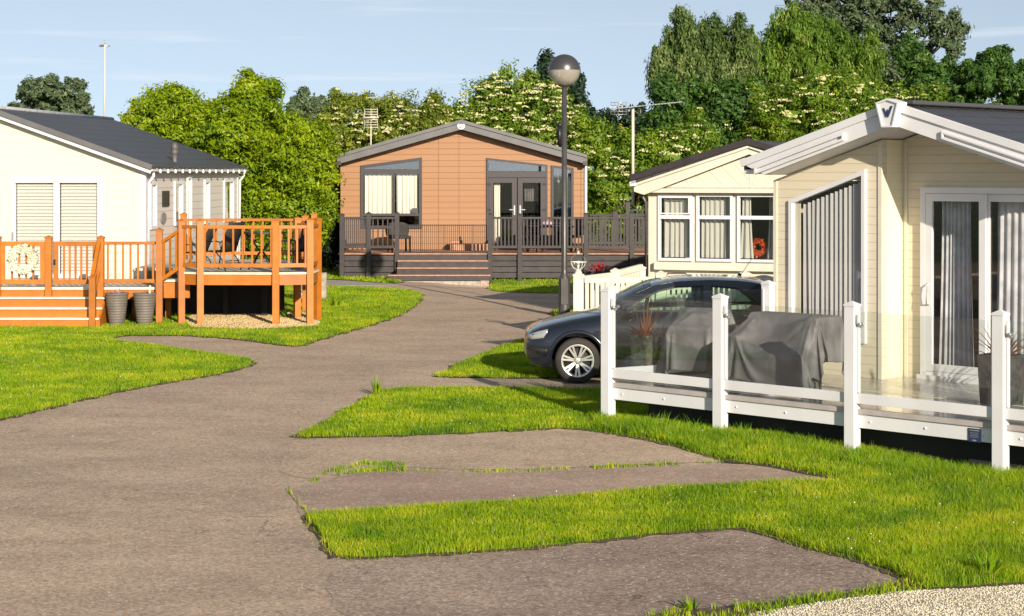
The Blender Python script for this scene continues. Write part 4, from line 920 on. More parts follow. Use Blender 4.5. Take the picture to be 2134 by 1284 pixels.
# ---- two tall ribbed pots
def pot(x, y, label, soil=True):
    t = thing('plant_pot', label, 'plant pot', (x, y, 0), 0, 'tall grey ribbed pots in front of the orange deck')
    mb = MB(); pr = [(0,.0),(.125,.0)]
    for i in range(45):
        a = i/44; pr.append((.13+.075*a**.8+.005*math.sin(a*2*PI*11), .02+.54*a))
    pr += [(.215,.575),(.215,.60),(.19,.60),(.185,.54),(0,.54)]
    mb.lathe(pr, 32); mb.build('pot', POTG, t)
    mb = MB(); mb.lathe([(0,.545),(.18,.545)], 24); mb.build('soil', SOIL, t); return t
pt = pot((243.5-CX)*33.4/F, 33.4, 'tall grey ribbed pot holding a small pink succulent')
pot2 = pot((301.5-CX)*33.4/F, 33.4, 'tall grey ribbed pot with bare soil and a plant tag')
def spray(name, parent, loc, n, h, w, material, spread=.8, droop=.35, seed=1, base=.03, tip=.15):
    """a rosette of long tapering leaves"""
    g = random.Random(seed); mb = MB()
    for i in range(n):
        a = g.uniform(0, 2*PI); t = g.uniform(.08, spread); L_ = h*g.uniform(.6, 1.1); ww = w*g.uniform(.7, 1.2)
        dx, dy = math.cos(a), math.sin(a); px, py = -dy, dx; vs = []; K = 6
        for k in range(K+1):
            s = k/K; r = base+L_*s*math.sin(t)*(1+.3*s); z = L_*s*math.cos(t)-droop*L_*s**2.4*math.sin(t)
            q = ww*(1-s*(1-tip))*(.6+.8*s*(1-s)*2)/2
            vs += [(dx*r-px*q, dy*r-py*q, z), (dx*r, dy*r, z-q*.5), (dx*r+px*q, dy*r+py*q, z)]
        mb.add(vs, [(3*k+j, 3*k+j+1, 3*k+j+4, 3*k+j+3) for k in range(K) for j in range(2)], True)
    o = mb.build(name, material, parent, loc); return o
s_ = thing('succulent', 'pink grey rosette succulent in the left tall pot', 'plant', ((243.5-CX)*33.4/F, 33.4, .55))
spray('leaves', s_, (0,0,0), 46, .15, .045, PINKF, spread=1.5, droop=.1, seed=4)
mb = MB(); mb.bar((.10,-.08,.5),(.12,-.09,.74),.012,.035); tg = mb.build('plant_tag', PALEEDGE, pot2)

# ---- wreath on the gate
wx = -6.0+xp(52.5); wz = CH-(540-HY)*33.6/F
wr = thing('wreath', 'round wreath of cream flowers hung on the orange deck gate', 'wreath', (wx, 33.62, wz))
g = np.random.default_rng(5); n = 900; a = g.uniform(0, 2*PI, n); R_ = .20+.062*g.normal(size=n)*.6
P_ = np.stack([R_*np.cos(a), -.03-.05*g.random(n), R_*np.sin(a)], 1); e = g.normal(size=(n,3)); e[:,1] -= 1.2; e /= np.linalg.norm(e, axis=1)[:,None]
t1 = np.cross(e, g.normal(size=(n,3))); t1 /= np.linalg.norm(t1, axis=1)[:,None]; t2 = np.cross(e, t1); s1 = (.026*g.uniform(.7,1.3,n))[:,None]
npmesh('flowers', np.stack([P_-t1*s1, P_+t2*s1, P_+t1*s1, P_-t2*s1], 1).reshape(-1,3), [np.arange(n)[:,None]*4+np.array([0,1,2,3])], WREATHF, wr)
n = 160; a = g.uniform(0, 2*PI, n); P_ = np.stack([.27*np.cos(a)*g.uniform(.7,1.05,n), -.03+0*a, .27*np.sin(a)*g.uniform(.7,1.05,n)], 1)
t1 = np.stack([np.cos(a), -.2+0*a, np.sin(a)], 1)*.035; t2 = np.cross(t1, np.array([0,1,0]))*.45
npmesh('foliage', np.stack([P_-t1, P_+t2, P_+t1, P_-t2], 1).reshape(-1,3), [np.arange(n)[:,None]*4+np.array([0,1,2,3])], LF_GRY, wr)

# ---- garden furniture on the raised deck
def sling_chair(x, y, z, rz, label, h=.58, w=.52, grp='black sling garden chairs on the raised deck', s=1.0):
    t = thing('garden_chair', label, 'garden chair', (x, y, z), rz, grp)
    mb = MB()
    for sx in (-w/2, w/2):
        mb.tube([(sx,-.28,0),(sx,-.24,.25),(sx,-.22,.40),(sx,-.25,.56),(sx,-.18,.62),(sx,.05,.63),(sx,.22,.60)], .013, 6)
        mb.tube([(sx,.30,0),(sx,.22,.22),(sx,.05,.40),(sx,-.22,.42)], .013, 6)
        mb.tube([(sx,.16,.40),(sx,.27,.72),(sx,.40,1.03)], .013, 6)
    mb.tube([(-w/2,.40,1.03),(w/2,.40,1.03)], .013, 6); mb.tube([(-w/2,-.22,.41),(w/2,-.22,.41)], .013, 6); mb.tube([(-w/2,.24,.2),(w/2,.24,.2)], .01, 6)
    mb.build('frame', BLACKM, t)
    def strip(pts, nm):
        m = MB(); vs = [(sx, p[0], p[1]+o_) for p in pts for sx, o_ in ((-w/2,0),(0,-.015),(w/2,0))]
        m.add(vs, [(3*k+j, 3*k+j+1, 3*k+j+4, 3*k+j+3) for k in range(len(pts)-1) for j in range(2)], True)
        o = m.build(nm, SLING, t); sd_ = o.modifiers.new('thick', 'SOLIDIFY'); sd_.thickness = .012
    strip([(-.23,.42),(-.05,.40),(.14,.41)], 'seat'); strip([(.14,.41),(.22,.58),(.30,.80),(.41,1.05)], 'backrest')
    return t
c_ = sling_chair((462-CX)*34.2/F, 34.2, zh-.0, -PI/2-.5, 'black sling chair with its back to the pale bungalow, left on the raised deck'); c_.scale = (.9,.9,.86)
c_ = sling_chair((618-CX)*34.4/F, 34.35, zh, PI/2+.7-PI*2/2-.0, 'black sling chair at the right end of the raised deck'); c_.scale = (.9,.9,.86)
sling_chair((408-CX)*34.9/F, 34.9, zh, -PI/2-.2, 'black garden chair half hidden behind the raised deck posts near the wall').scale = (.85,.85,.72)
tb = thing('garden_table', 'black garden table with crossed legs on the raised orange deck', 'table', ((545-CX)*34.6/F, 34.6, zh))
mb = MB(); mb.prism([(.48*math.cos(t*PI/16), .42*math.sin(t*PI/16)) for t in range(32)], [], .67, .70, lambda a, b, t: (a, b, t)); mb.build('table_top', BLACKM, tb)
for k in range(4):
    a = PI/4+k*PI/2; mb = MB(); mb.tube([(.36*math.cos(a), .3*math.sin(a), .67), (.1*math.cos(a+.2), .1*math.sin(a+.2), .38), (-.06*math.cos(a), -.06*math.sin(a), .30), (-.30*math.cos(a), -.30*math.sin(a), 0)], .014, 6); mb.build('leg', BLACKM, tb)

# ================================================================== CENTRE: brown lodge
BF = Fr(-4.746, 50.8, 0)
B = thing('lodge', 'brown wood-clad lodge with dark grey roof edge in the centre of the photo', 'holiday home', (*BF.o, 0))
WB, DB = 6.74, 10.5; bz = .66; ZEb = BF.uz(712, 331, 0)[1]; ap = BF.uz(962, 263, 0); XRb = ap[0]; ZRb = ap[1]
def q(px, py, v=0): return BF.uz(px, py, v)
lw = [q(751.3,476.5), q(879.5,476.5), q(879.5,328), q(751.3,345)]
dr = [(q(1013.5,400)[0], bz+.03), (q(1141,400)[0], bz+.03), q(1141,343.5), q(1013.5,329)]
rw_ = [(q(1148.5,400)[0], bz+.03), (q(1195.5,400)[0], bz+.03), q(1195.5,349.8), q(1148.5,344.5)]
mb = MB(); mb.prism(gable(0, WB, XRb, .3, ZEb, ZRb), [lw, dr, rw_], 0, .12); mb.build('front_wall', SIDE_BROWN, B)
mb = MB(); mb.box(0, .12, .12, DB, .3, ZEb); mb.box(WB-.12, WB, .12, DB, .3, ZEb); mb.box(.12, WB-.12, DB-.12, DB, .3, ZEb); mb.box(.12, WB-.12, .12, DB-.12, .5, .6)
mb.prism(gable(.1, WB-.1, XRb, ZEb-.02, ZEb, ZRb-.03), [], DB-.1, DB); mb.build('side_wall', ANTH, B)
for x in (q(916.5,400)[0], q(959,400)[0]): mb = MB(); mb.box(x-.03, x+.03, -.02, -.001, .3, ZRb-.10-abs(x-XRb)*.28); mb.build('cover_strip', SIDE_BROWN, B)
for x in (-.03, WB-.07): mb = MB(); mb.box(x, x+.10, -.02, -.001, .3, ZEb-.02); mb.build('corner_trim', SIDE_BROWN, B)
# roof: slabs, deep grey barge board in two steps
xl, zl_ = BF.uz(702, 338, -.38); xr_, _ = BF.uz(1224, 338, -.38); zap = BF.uz(962, 250, -.38)[1]; zel = BF.uz(702, 323, -.38)[1]
mb = MB(); roof_slab(mb, xl, zel-.01, XRb, zap-.01, -.34, DB+.3, .10); roof_slab(mb, xr_, zel-.01, XRb, zap-.01, -.34, DB+.3, .10); rb = mb.build('roof', ROOF_B, B)
for nm, t, bth, v0, v1 in (('barge_board', .075, .265, -.39, -.342), ('verge', -.01, .085, -.43, -.342)):
    mb = MB(); mb.prism([(xl, zel-bth), (XRb, zap-bth), (xr_, zel-bth), (xr_, zel-t), (XRb, zap-t), (xl, zel-t)], [], v0, v1); mb.build(nm, FASCIA, B, bevel=.006)
mb = MB()
for x in (xl+.02, xr_-.10): mb.box(x-.02, x+.10, -.40, DB+.2, zel-.28, zel-.17)
mb.build('gutter', ANTHF, B)
mb = MB(); mb.add([(xl+.1,-.34,zel-.25),(XRb,-.34,zap-.25),(XRb,.0,zap-.25),(xl+.1,0,zel-.25)], [(0,1,2,3)]); mb.add([(xr_-.1,-.34,zel-.25),(XRb,-.34,zap-.25),(XRb,.0,zap-.25),(xr_-.1,0,zel-.25)], [(0,1,2,3)]); mb.build('soffit', ANTHF, B)
mb = MB(); mb.tube([(WB+.06,-.05,zel-.3),(WB+.06,-.05,.3)], .04, 8); mb.build('downpipe', WHITE, B)
# round emblem on the apex
em = MB(); em.lathe([(0,0),(.105,0),(.105,.014),(0,.014)], 24, smooth=False); eo = em.build('emblem', LOGOW, B, (XRb, -.392, zap-.16)); eo.rotation_euler = (PI/2,0,0)
em = MB()
pts = [(.062*math.cos(a), .062*math.sin(a), .018) for a in np.linspace(.6, 4.9, 14)]; em.tube(pts, .011, 6); pts = [(.03*math.cos(a)+.01, .03*math.sin(a)-.005, .018) for a in np.linspace(3.2, 6.8, 8)]; em.tube(pts, .009, 6)
em.build('emblem_swirl', FASCIA, eo)
# left window
w, ins = ring_frame(B, 'window', lw, 0, .085, -.05, .05, ANTHF)
def zz(py): return q(800, py)[1]
mb = MB(); mb.box(ins[0][0], ins[1][0], -.04, .04, zz(362), zz(352.5)); mb.box(ins[0][0], ins[1][0], -.04, .04, zz(450), zz(445)); xm = q(821,400)[0]; mb.box(xm-.02, xm+.02, -.035, .035, zz(445), zz(362)); mb.build('mullion', ANTHF, w)
pane(w, [ins[0], ins[1], (ins[1][0], zz(357)), (ins[0][0], zz(357))], 0); pane(w, [(ins[0][0], zz(357)+.002), (ins[1][0], zz(357)+.002), ins[2], ins[3]], 0, material=GLASSR)
curtain(ins[0][0]+.03, xm-.04, zz(446), zz(362), .13, 6, .03).build('curtain', CURTW, w); curtain(xm+.06, ins[1][0]-.03, zz(446), zz(362), .13, 5, .03).build('curtain', CURTW, w)
mb = MB(); mb.box(q(858,400)[0], q(871,400)[0], -.02, -.008, zz(444), zz(434)); tag(mb.build('window_sticker', LAMPM, w))
# french doors
w, ins = ring_frame(B, 'door_frame', dr, 0, .055, -.05, .05, ANTHF)
ztl = zz(370); mb = MB(); mb.box(ins[0][0], ins[1][0], -.045, .045, ztl, zz(357.5)); mb.build('transom', ANTHF, w)
pane(w, [(ins[0][0], zz(357)), (ins[1][0], zz(357)), ins[2], ins[3]], 0, material=GLASSR)
xmid = q(1078,400)[0]
for a, b, sg in ((ins[0][0], xmid-.01, 1), (xmid+.01, ins[1][0], -1)):
    d_, i2 = ring_frame(B, 'door', rect(a, b, ins[0][1]+.02, ztl-.01), -.01, .14, -.04, .03, ANTHF)
    pane(d_, i2, -.01)
    xh = b-.07 if sg > 0 else a+.07
    mb = MB(); mb.box(xh-.02, xh+.02, -.075, -.05, zz(448), zz(428)); mb.bar((xh, -.085, zz(437)), (xh-.14*sg, -.085, zz(437)), .02, .02); mb.build('handle', STEEL, d_)
    mb = MB()
    for z in (zz(384), zz(437)): xx = a+.03 if sg > 0 else b-.03; mb.box(xx-.05, xx+.05, -.07, -.05, z-.03, z+.03)
    mb.build('hinge', BLACKM, d_)
curtain(ins[0][0]+.16, ins[0][0]+.33, bz+.05, zz(374), .16, 3, .03).build('curtain', CURTW, w)
curtain(xmid+.2, xmid+.62, zz(420), zz(374), .45, 6, .03).build('curtain', COVER, w)
w, ins = ring_frame(B, 'window', rw_, 0, .07, -.05, .05, ANTHF); pane(w, ins, 0, material=GLASSR)
curtain(ins[0][0]+.28, ins[1][0], bz+.3, ins[3][1]-.1, .2, 5, .03).build('curtain', NETC, w)
mb = MB(); mb.tube([(ins[0][0]+.12,.05,zz(360)),(ins[0][0]+.13,.05,zz(377)),(ins[0][0]+.16,.05,zz(405)),(ins[0][0]+.09,.05,zz(430))], .008, 5)
mb.lathe([(0,-.05),(.035,-.035),(.05,0),(.035,.035),(0,.05)], 12, (ins[0][0]+.13,.05,zz(378))); mb.build('blind_cord', LOGOW, w)

# lodge deck
BD = thing('lodge_deck', 'charcoal deck with brown boards and wide steps in front of the brown lodge', 'deck', (*BF.o, 0))
vf = -2.4
def bx(px, v=vf): return BF.uz(px, 400, v)[0]
x0, x1 = bx(706), bx(1400); sA, sB = bx(830), bx(1018)
mb = MB(); mb.box(x0, x1, vf-.02, 0, bz-.03, bz); mb.box(WB+.1, x1, 0, 2.2, bz-.03, bz); mb.build('floor', BROWNDECK, BD)
for a, b in ((x0+.06, sA-.04), (sB+.05, x1)):
    for i in range(4):
        mb = MB(); mb.box(a, b, vf+.01, vf+.035, i*.152+.01, i*.152+.145); mb.build('skirt_board', ANTH, BD)
mb = MB(); mb.box(x0+.04, x0+.065, vf+.04, 0, 0, bz-.03); mb.box(x0+.07, x1-.1, vf+.3, vf+.33, -.1, bz-.05); mb.build('side_skirt', ANTH, BD)
for i, (yy, zt) in enumerate(((0, bz-.0), (-.28, bz-.175), (-.56, bz-.35), (-.84, bz-.525))):
    o_ = .22 if i == 3 else .0
    if i: mb = MB(); mb.box(sA-o_, sB+o_*.3, vf+yy-.02, vf+yy+.28, zt-.03, zt); mb.build('tread', BROWNDECK, BD, bevel=.004)
    mb = MB(); mb.box(sA-o_*.8, sB+o_*.2, vf+yy-.0+.0, vf+yy+.02, zt-(.175 if i < 3 else .15), zt-.035); mb.build('riser', ANTH, BD)
mb = MB(); mb.box(sA, sB-.2, vf-.84, vf+.2, -.35, bz-.69); mb.build('concrete_base', CONCRETE, BD)
mb = MB(); mb.box(sB-.2, sB+.02, vf-.86, vf+.2, -.35, bz-.675); mb.build('brick_base', mat('pinkish_block', (.40,.29,.24), .9, nscale=20), BD)
for px, zt in ((713, 1.70), (768.5, 1.74), (827.5, 1.74), (1021.5, 1.71), (1083.5, 1.70), (1221, 1.72), (1316.5, 1.74)):
    post(BD, bx(px), vf-.03, -.08, zt, .12, ANTH, capover=.008)
rp_ = [(713,768.5,12,.035),(768.5,827.5,5,.035),(1021.5,1083.5,7,.04),(1083.5,1221,17,.04),(1221,1316.5,11,.04),(1316.5,1400,9,.04)]
for a, b, n, bw in rp_: railing(BD, (bx(a)+.05, vf-.03, bz), (bx(b)-.05, vf-.03, bz), .94, .17, n, ANTH, bw=bw, rw=.09)
mb = MB(); mb.box(bx(768.5)+.05, bx(827.5)-.05, vf-.05, vf-.02, bz+.66, bz+.72); mb.build('mid_rail', ANTH, BD)
for px, zt in ((1282, 1.72), (1308.5, 1.98)): post(BD, BF.uz(px, 400, .9)[0], .9, 0, zt, .13, ANTH, capover=.008)
railing(BD, (WB+.2, .9, bz), (x1, .9, bz), .94, .15, 24, ANTH, bw=.04)
mb = MB(); tx0, tx1 = BF.uz(1318, 400, 1.4)[0], BF.uz(1400, 400, 1.4)[0]      # trellis
for i in range(9): mb.box(tx0+(tx1-tx0)*i/8-.02, tx0+(tx1-tx0)*i/8+.02, 1.40, 1.415, bz+.1, 1.72)
for i in range(7): mb.box(tx0, tx1, 1.416, 1.43, bz+.1+i*.16, bz+.14+i*.16)
mb.build('trellis', ANTH, BD)
# pet gate across the steps
PG = thing('barrier_gate', 'fine black metal barrier across the top of the lodge steps', 'barrier', (*BF.o, 0))
mb = MB(); ya = vf+.06; a0, a1 = sA+.02, sB-.05
mb.bar((a0,ya,bz+.02),(a1,ya,bz+.02),.02,.02); mb.bar((a0,ya,bz+.75),(a1,ya,bz+.75),.02,.02)
for px in (877, 925, 985.5): mb.bar((bx(px),ya,bz),(bx(px),ya,bz+.76),.022 if px < 985 else .04,.022)
mb.build('frame', BLACKM, PG)
src = None
for i in range(46):
    x = a0+(a1-a0)*i/45
    if src is None: m0 = MB(); m0.tube([(0,0,bz+.02),(0,0,bz+.75)], .0065, 5); src = m0.build('bar', BLACKM, PG); b = src
    else: b = src.copy(); COL.objects.link(b); b.parent = PG
    b.location = (x, ya, 0)
# things standing on the lodge deck
c = thing('garden_chair', 'dark rounded garden chair on the lodge deck left of the steps', 'garden chair', (BF.o.x+BF.uz(832,500,-1.6)[0], BF.o.y-1.6, bz), .3)
mb = MB(); mb.box(-.28,.28,-.25,.25,.36,.44); mb.build('seat', SLING, c, bevel=.02)
mb = MB(); mb.prism([(-.30,.42),(.30,.42),(.33,.60),(.27,.76),(.15,.80),(-.15,.80),(-.27,.76),(-.33,.60)], [], .22, .28); mb.build('backrest', SLING, c, bevel=.02)
for sx in (-.25,.25):
    for sy in (-.22,.24): m0 = MB(); m0.tube([(sx,sy,0),(sx*.95,sy,.42)], .022, 8); m0.build('leg', SLING, c)
tr = thing('trough_planter', 'low brown trough planter against the lodge wall behind the barrier', 'planter', (BF.o.x+BF.uz(980,500,-.5)[0], BF.o.y-.5, bz))
mb = MB(); mb.prism([(-.50,0),(.50,0),(.52,.18),(-.52,.18)], [], -.14, .14); mb.box(-.55,-.30,-.15,.15,.0,.27); mb.build('trough', BROWNDECK, tr, bevel=.01)
mb = MB(); mb.tube([(-.28,0,.2),(-.28,0,.38)], [.04,.02], 8); mb.build('bottle', BLACKM, tr)
tt = thing('garden_table', 'dark table with covered chairs behind the lodge railing right of the doors', 'table', (BF.o.x+BF.uz(1145,480,-1.3)[0], BF.o.y-1.3, bz))
mb = MB(); mb.box(-.65,.65,-.4,.4,.66,.70); mb.build('table_top', SLING, tt, bevel=.01)
for sx in (-.58,.58):
    for sy in (-.34,.34): m0 = MB(); m0.tube([(sx,sy,0),(sx,sy,.67)], .025, 8); m0.build('leg', SLING, tt)
for k, px in enumerate((1108, 1190)):
    c = thing('garden_chair', ['dark high-backed chair left of the table behind the lodge railing','dark high-backed chair right of the table behind the lodge railing'][k], 'garden chair', (BF.o.x+BF.uz(px,480,-1.5)[0], BF.o.y-1.5, bz), (-1)**k*1.2, 'dark chairs at the lodge table')
    mb = MB(); mb.box(-.25,.25,-.25,.25,.38,.45); mb.build('seat', SLING, c, bevel=.02); mb = MB(); mb.box(-.25,.25,.2,.27,.45,.92); mb.build('backrest', SLING, c, bevel=.02)
    for sx in (-.22,.22):
        for sy in (-.22,.22): m0 = MB(); m0.tube([(sx,sy,0),(sx,sy,.4)], .018, 8); m0.build('leg', SLING, c)
cu = thing('cushion', 'lilac cushion on the table behind the lodge railing', 'cushion', (BF.o.x+BF.uz(1140,480,-1.5)[0], BF.o.y-1.5, bz+.71))
mb = MB(); mb.lathe([(0,.0),(.15,.02),(.19,.06),(.15,.1),(0,.12)], 18); mb.build('fabric', mat('lilac_fabric', (.42,.30,.42), .9), cu)
# steel flue behind the lodge ridge
fx, fy = (1166-CX)*54/F, 54
fo = MB(); fo.tube([(0,0,0),(0,0,.62)], .06, 12); fo.lathe([(.10,.60),(.10,.64),(0,.70)], 12); zf = CH+(HY-300)*54/F
fo.build('flue', BLACKM, B, (fx-BF.o.x, fy-BF.o.y, zf-.05))
# ================================================================== cream caravan in the middle distance
CF = Fr(2.504, 33.04, -20)
C = thing('caravan', 'cream static caravan with three bay windows and dark roof behind the dark car', 'holiday home', (*CF.o, 0), CF.a)
def cq(px, py, v=0): return CF.uz(px, py, v)
XRc = cq(1567, 300)[0]; WC = 2*XRc; ZEc = 2.66; ZRc = cq(1567, 315)[1]; DC = 9.0
wz0, wz1 = cq(1373, 543)[1], cq(1373, 404)[1]
wins = []
for a, b in ((1372, 1444), (1452, 1528), (1537, 1618)):
    wins.append((cq(a, 400)[0], cq(b, 400)[0]))
wx0 = wins[-1][1]+.08; wins.append((wx0, wx0+.62))
mb = MB(); mb.prism(gable(0, WC, XRc, .55, ZEc, ZRc), [rect(a, b, wz0, wz1) for a, b in wins], 0, .10); mb.build('front_wall', SIDE_CRM2, C)
mb = MB(); mb.box(0, .08, .1, DC, .55, ZEc); mb.box(WC-.08, WC, .1, DC, .55, ZEc); mb.box(.08, WC-.08, DC-.1, DC, .55, ZEc); mb.box(.08, WC-.08, .1, DC-.1, .5, .56); mb.build('side_wall', SIDE_CRM2, C)
mb = MB(); roof_slab(mb, -.28, ZEc+.03, XRc, ZRc+.20, -.30, DC+.2, .10); roof_slab(mb, WC+.28, ZEc+.03, XRc, ZRc+.20, -.30, DC+.2, .10); rfc = mb.build('roof', ROOF_B, C)
mb = MB(); mb.prism([(-.24, ZEc-.20), (-.05, ZEc-.26), (XRc, ZRc-.06), (WC+.05, ZEc-.26), (WC+.24, ZEc-.2), (WC+.24, ZEc-.06), (XRc, ZRc+.10), (-.24, ZEc-.06)], [], -.24, -.20); mb.build('barge_board', CREAMW, C, bevel=.006)
mb = MB(); mb.prism([(-.24, ZEc-.11), (XRc, ZRc+.05), (WC+.24, ZEc-.11), (WC+.24, ZEc-.06), (XRc, ZRc+.10), (-.24, ZEc-.06)], [], -.29, -.242); mb.build('barge_moulding', CREAMW, C, bevel=.01)
mb = MB(); mb.box(-.02, WC+.02, -.19, -.002, wz1+.02, wz1+.10); mb.build('window_canopy', CREAMW, C, bevel=.008)
mb = MB(); mb.prism([(-.30, ZEc-.02), (XRc, ZRc+.11), (WC+.30, ZEc-.02), (WC+.30, ZEc+.10), (XRc, ZRc+.225), (-.30, ZEc+.10)], [], -.34, -.302); mb.build('verge', ANTH, C, bevel=.006)
mb = MB(); mb.prism([(-.02, wz1+.12), (WC+.02, wz1+.12), (WC+.02, ZEc-.24), (XRc, ZRc-.08), (-.02, ZEc-.24)], [], -.10, -.003); mb.build('gable_panel', SIDE_CRM2, C)
mb = MB(); mb.box(XRc-.02, XRc+.02, -.108, -.1005, wz1+.12, ZRc-.2); mb.build('gable_seam', CREAMW, C)
for sg in (-1, 1):
    for i in range(5):
        u = XRc+sg*(.28+.26*i); zt = min(ZRc-.12-abs(u-XRc)*.19, wz1+.55); L_ = zt-(wz1+.14)
        if L_ > .08: mb = MB(); mb.bar((u, -.102, zt-.03), (u-sg*L_*.9, -.102, wz1+.14), .005, .007, up=(0,1,0)); mb.build('panel_joint', mat('joint_tan', (.50,.44,.32), .8) if 'joint_tan' not in bpy.data.materials else bpy.data.materials['joint_tan'], C)  # joint strips in a deeper tan than the cream panel
mb = MB(); mb.box(wins[0][0]-.05, wins[-1][1]+.05, -.14, -.002, wz0-.16, wz0-.02); mb.build('bay_sill', CREAMW, C, bevel=.01)
mb = MB(); mb.box(-.03, .16, -.012, -.001, .5, wz1+.12); mb.build('corner_trim', CREAMW, C)
mb = MB(); mb.box(-.30, -.18, -.3, DC+.2, ZEc-.10, ZEc-.0); mb.build('gutter', WHITE, C)
mb = MB(); mb.tube([(-.2,-.1,ZEc-.1),(-.06,-.06,ZEc-.4),(-.06,-.06,.3)], .03, 8); mb.build('downpipe', LAMPM, C)
for i, (a, b) in enumerate(wins):
    w, ins = ring_frame(C, 'window', rect(a, b, wz0, wz1), 0, .048, -.05, .04)
    zb_ = wz0+(wz1-wz0)*.655; mb = MB(); mb.box(ins[0][0], ins[1][0], -.052, .035, zb_-.032, zb_+.032); mb.build('transom', WHITE, w)
    if i == 0: r_, _ = ring_frame(C, 'sash', rect(ins[0][0], ins[1][0]-.0, zb_+.05, ins[2][1]), 0, .025, -.065, -.0535); r_.parent = w
    pane(w, ins, 0)
    a2, b2 = ins[0][0], ins[1][0]
    if i < 2: curtain(a2+.02, b2-.02, wz0+.06, wz1-.05, .12, 5+i, .03).build('curtain', CURTG, w)
    elif i == 2:
        curtain(a2+.02, a2+.17, wz0+.06, wz1-.05, .12, 2, .03, sag=.1).build('curtain', CURTG, w); curtain(b2-.10, b2-.01, wz0+.06, wz1-.05, .12, 2, .03, sag=.1).build('curtain', CURTG, w)
mb = MB(); mb.box(.1, WC-.1, .12, .42, wz0-.04, wz0+.0); mb.build('window_shelf', BARK, C)
p = CF.W(cq(1581, 515, .25)[0], .25); zf = cq(1581, 515, .25)[1]
fw = thing('flower_wreath', 'orange red flower wreath standing inside the caravan window', 'wreath', (p[0], p[1], zf), CF.a)
g = np.random.default_rng(8); n = 420; a = g.uniform(0, 2*PI, n); r = .115+.020*g.normal(size=n); Pn = np.stack([r*np.cos(a), -.02-.03*g.random(n), r*np.sin(a)], 1)
e = g.normal(size=(n,3)); e[:,1] -= 1; t1 = np.cross(e, g.normal(size=(n,3))); t1 /= np.linalg.norm(t1, axis=1)[:,None]; e /= np.linalg.norm(e, axis=1)[:,None]; t2 = np.cross(e, t1); s1 = .024
npmesh('petals', np.stack([Pn-t1*s1, Pn+t2*s1, Pn+t1*s1, Pn-t2*s1], 1).reshape(-1,3), [np.arange(n)[:,None]*4+np.array([0,1,2,3])], REDF, fw)
mb = MB(); mb.tube([(.1*math.cos(t), 0, .1*math.sin(t)) for t in np.linspace(0, 2*PI, 20)], .02, 6); mb.tube([(0,0,-.1),(0,0,-.18)], .01, 6); mb.build('stand', BARK, fw)

# cream railing in front of the caravan
RL = thing('picket_railing', 'cream plastic railing and posts in front of the cream caravan behind the car', 'railing', (1.105, 30.4, 0), 0)
def rx(px, Y=30.4): return (px-CX)*Y/F-1.105
def zc(py, Y=30.4): return CH-(py-HY)*Y/F
post(RL, 0, 0, -.05, zc(571), .17, CREAMW)
for px in (1377, 1552): post(RL, rx(px), 0, -.05, zc(568), .17, CREAMW)
post(RL, rx(1715), 0, -.05, zc(568), .17, CREAMW)
for a, b, n in ((1208, 1377, 14), (1377, 1552, 14), (1552, 1715, 13)):
    railing(RL, (rx(a)+.08, 0, 0), (rx(b)-.08, 0, 0), zc(583), .16, n, CREAMW, rh=.10, rw=.08, bw=.055)
yb = 2.1; post(RL, rx(1282, 31.4), 1.0, -.05, zc(562, 31.4), .15, CREAMW); post(RL, rx(1336, 32.5), yb, -.05, zc(556, 32.5), .15, CREAMW)
railing(RL, (.05, .1, 0), (rx(1282, 31.4), 1.0, .02), 1.02, .16, 9, CREAMW, rh=.10, bw=.055); railing(RL, (rx(1282, 31.4), 1.0, .02), (rx(1336, 32.5), yb, .08), 1.04, .16, 9, CREAMW, rh=.10, bw=.055)
mb = MB(); mb.box(.2, rx(1700), .15, 2.3, .42, .46); mb.build('floor', CREAMW, RL)
# globe lamp on the end post
gl = thing('globe_post_lamp', 'small clear globe lantern on the cream end post', 'lamp', (1.105, 30.4, zc(571)))
mb = MB(); mb.lathe([(0,0),(.065,0),(.06,.03),(.04,.05),(.045,.09),(0,.09)], 16); mb.build('base', CREAMW, gl)
mb = MB(); mb.lathe([(.13*math.sin(t), .205-.13*math.cos(t)) for t in np.linspace(.3, PI-.1, 16)], 24); mb.build('globe', GLASS, gl)
mb = MB(); mb.tube([(.133*math.cos(t), .133*math.sin(t), .20) for t in np.linspace(0, 2*PI, 25)], .009, 6)
for k in range(4):
    a = k*PI/2+.5; mb.tube([(.135*math.sin(t)*math.cos(a), .135*math.sin(t)*math.sin(a), .205-.135*math.cos(t)) for t in np.linspace(.35, PI/2, 8)], .008, 6)
mb.lathe([(.02,.33),(.03,.345),(.012,.36),(.015,.375),(0,.39)], 12); mb.build('cage', CREAMW, gl)
mb = MB(); mb.lathe([(0,.09),(.02,.10),(.03,.17),(.02,.2),(0,.22)], 12); mb.build('bulb', LOGOW, gl)
# chairs and barbecue behind the railing
for k, (px, py) in enumerate(((1325, 586), (1415, 575))):
    Y = 31.2; c = thing('garden_chair', ['black tubular garden chair behind the cream railing nearest the globe lantern', 'black tubular garden chair behind the cream railing above the car windscreen'][k], 'garden chair', ((px-CX)*Y/F, Y, .46), -.2+.3*k, 'black tubular chairs behind the cream railing')
    zt = CH-(py-HY)*Y/F-.46; mb = MB()
    for sx in (-.27, .27):
        mb.tube([(sx,-.25,0),(sx,-.24,zt-.12),(sx,-.20,zt-.02),(sx,0,zt),(sx,.18,zt-.02),(sx,.25,0)], .016, 6)
    mb.tube([(-.27,.2,zt-.08),(-.15,.22,zt+.03),(.15,.22,zt+.03),(.27,.2,zt-.08)], .016, 6); mb.tube([(-.27,-.05,zt*.55),(.27,-.05,zt*.55)], .016, 6); mb.build('frame', BLACKM, c)
    mb = MB(); mb.box(-.24,.24,-.2,.22,zt*.55-.05,zt*.55+.01); mb.build('seat', mat('plum_cushion', (.06,.04,.06), .9), c, bevel=.02)
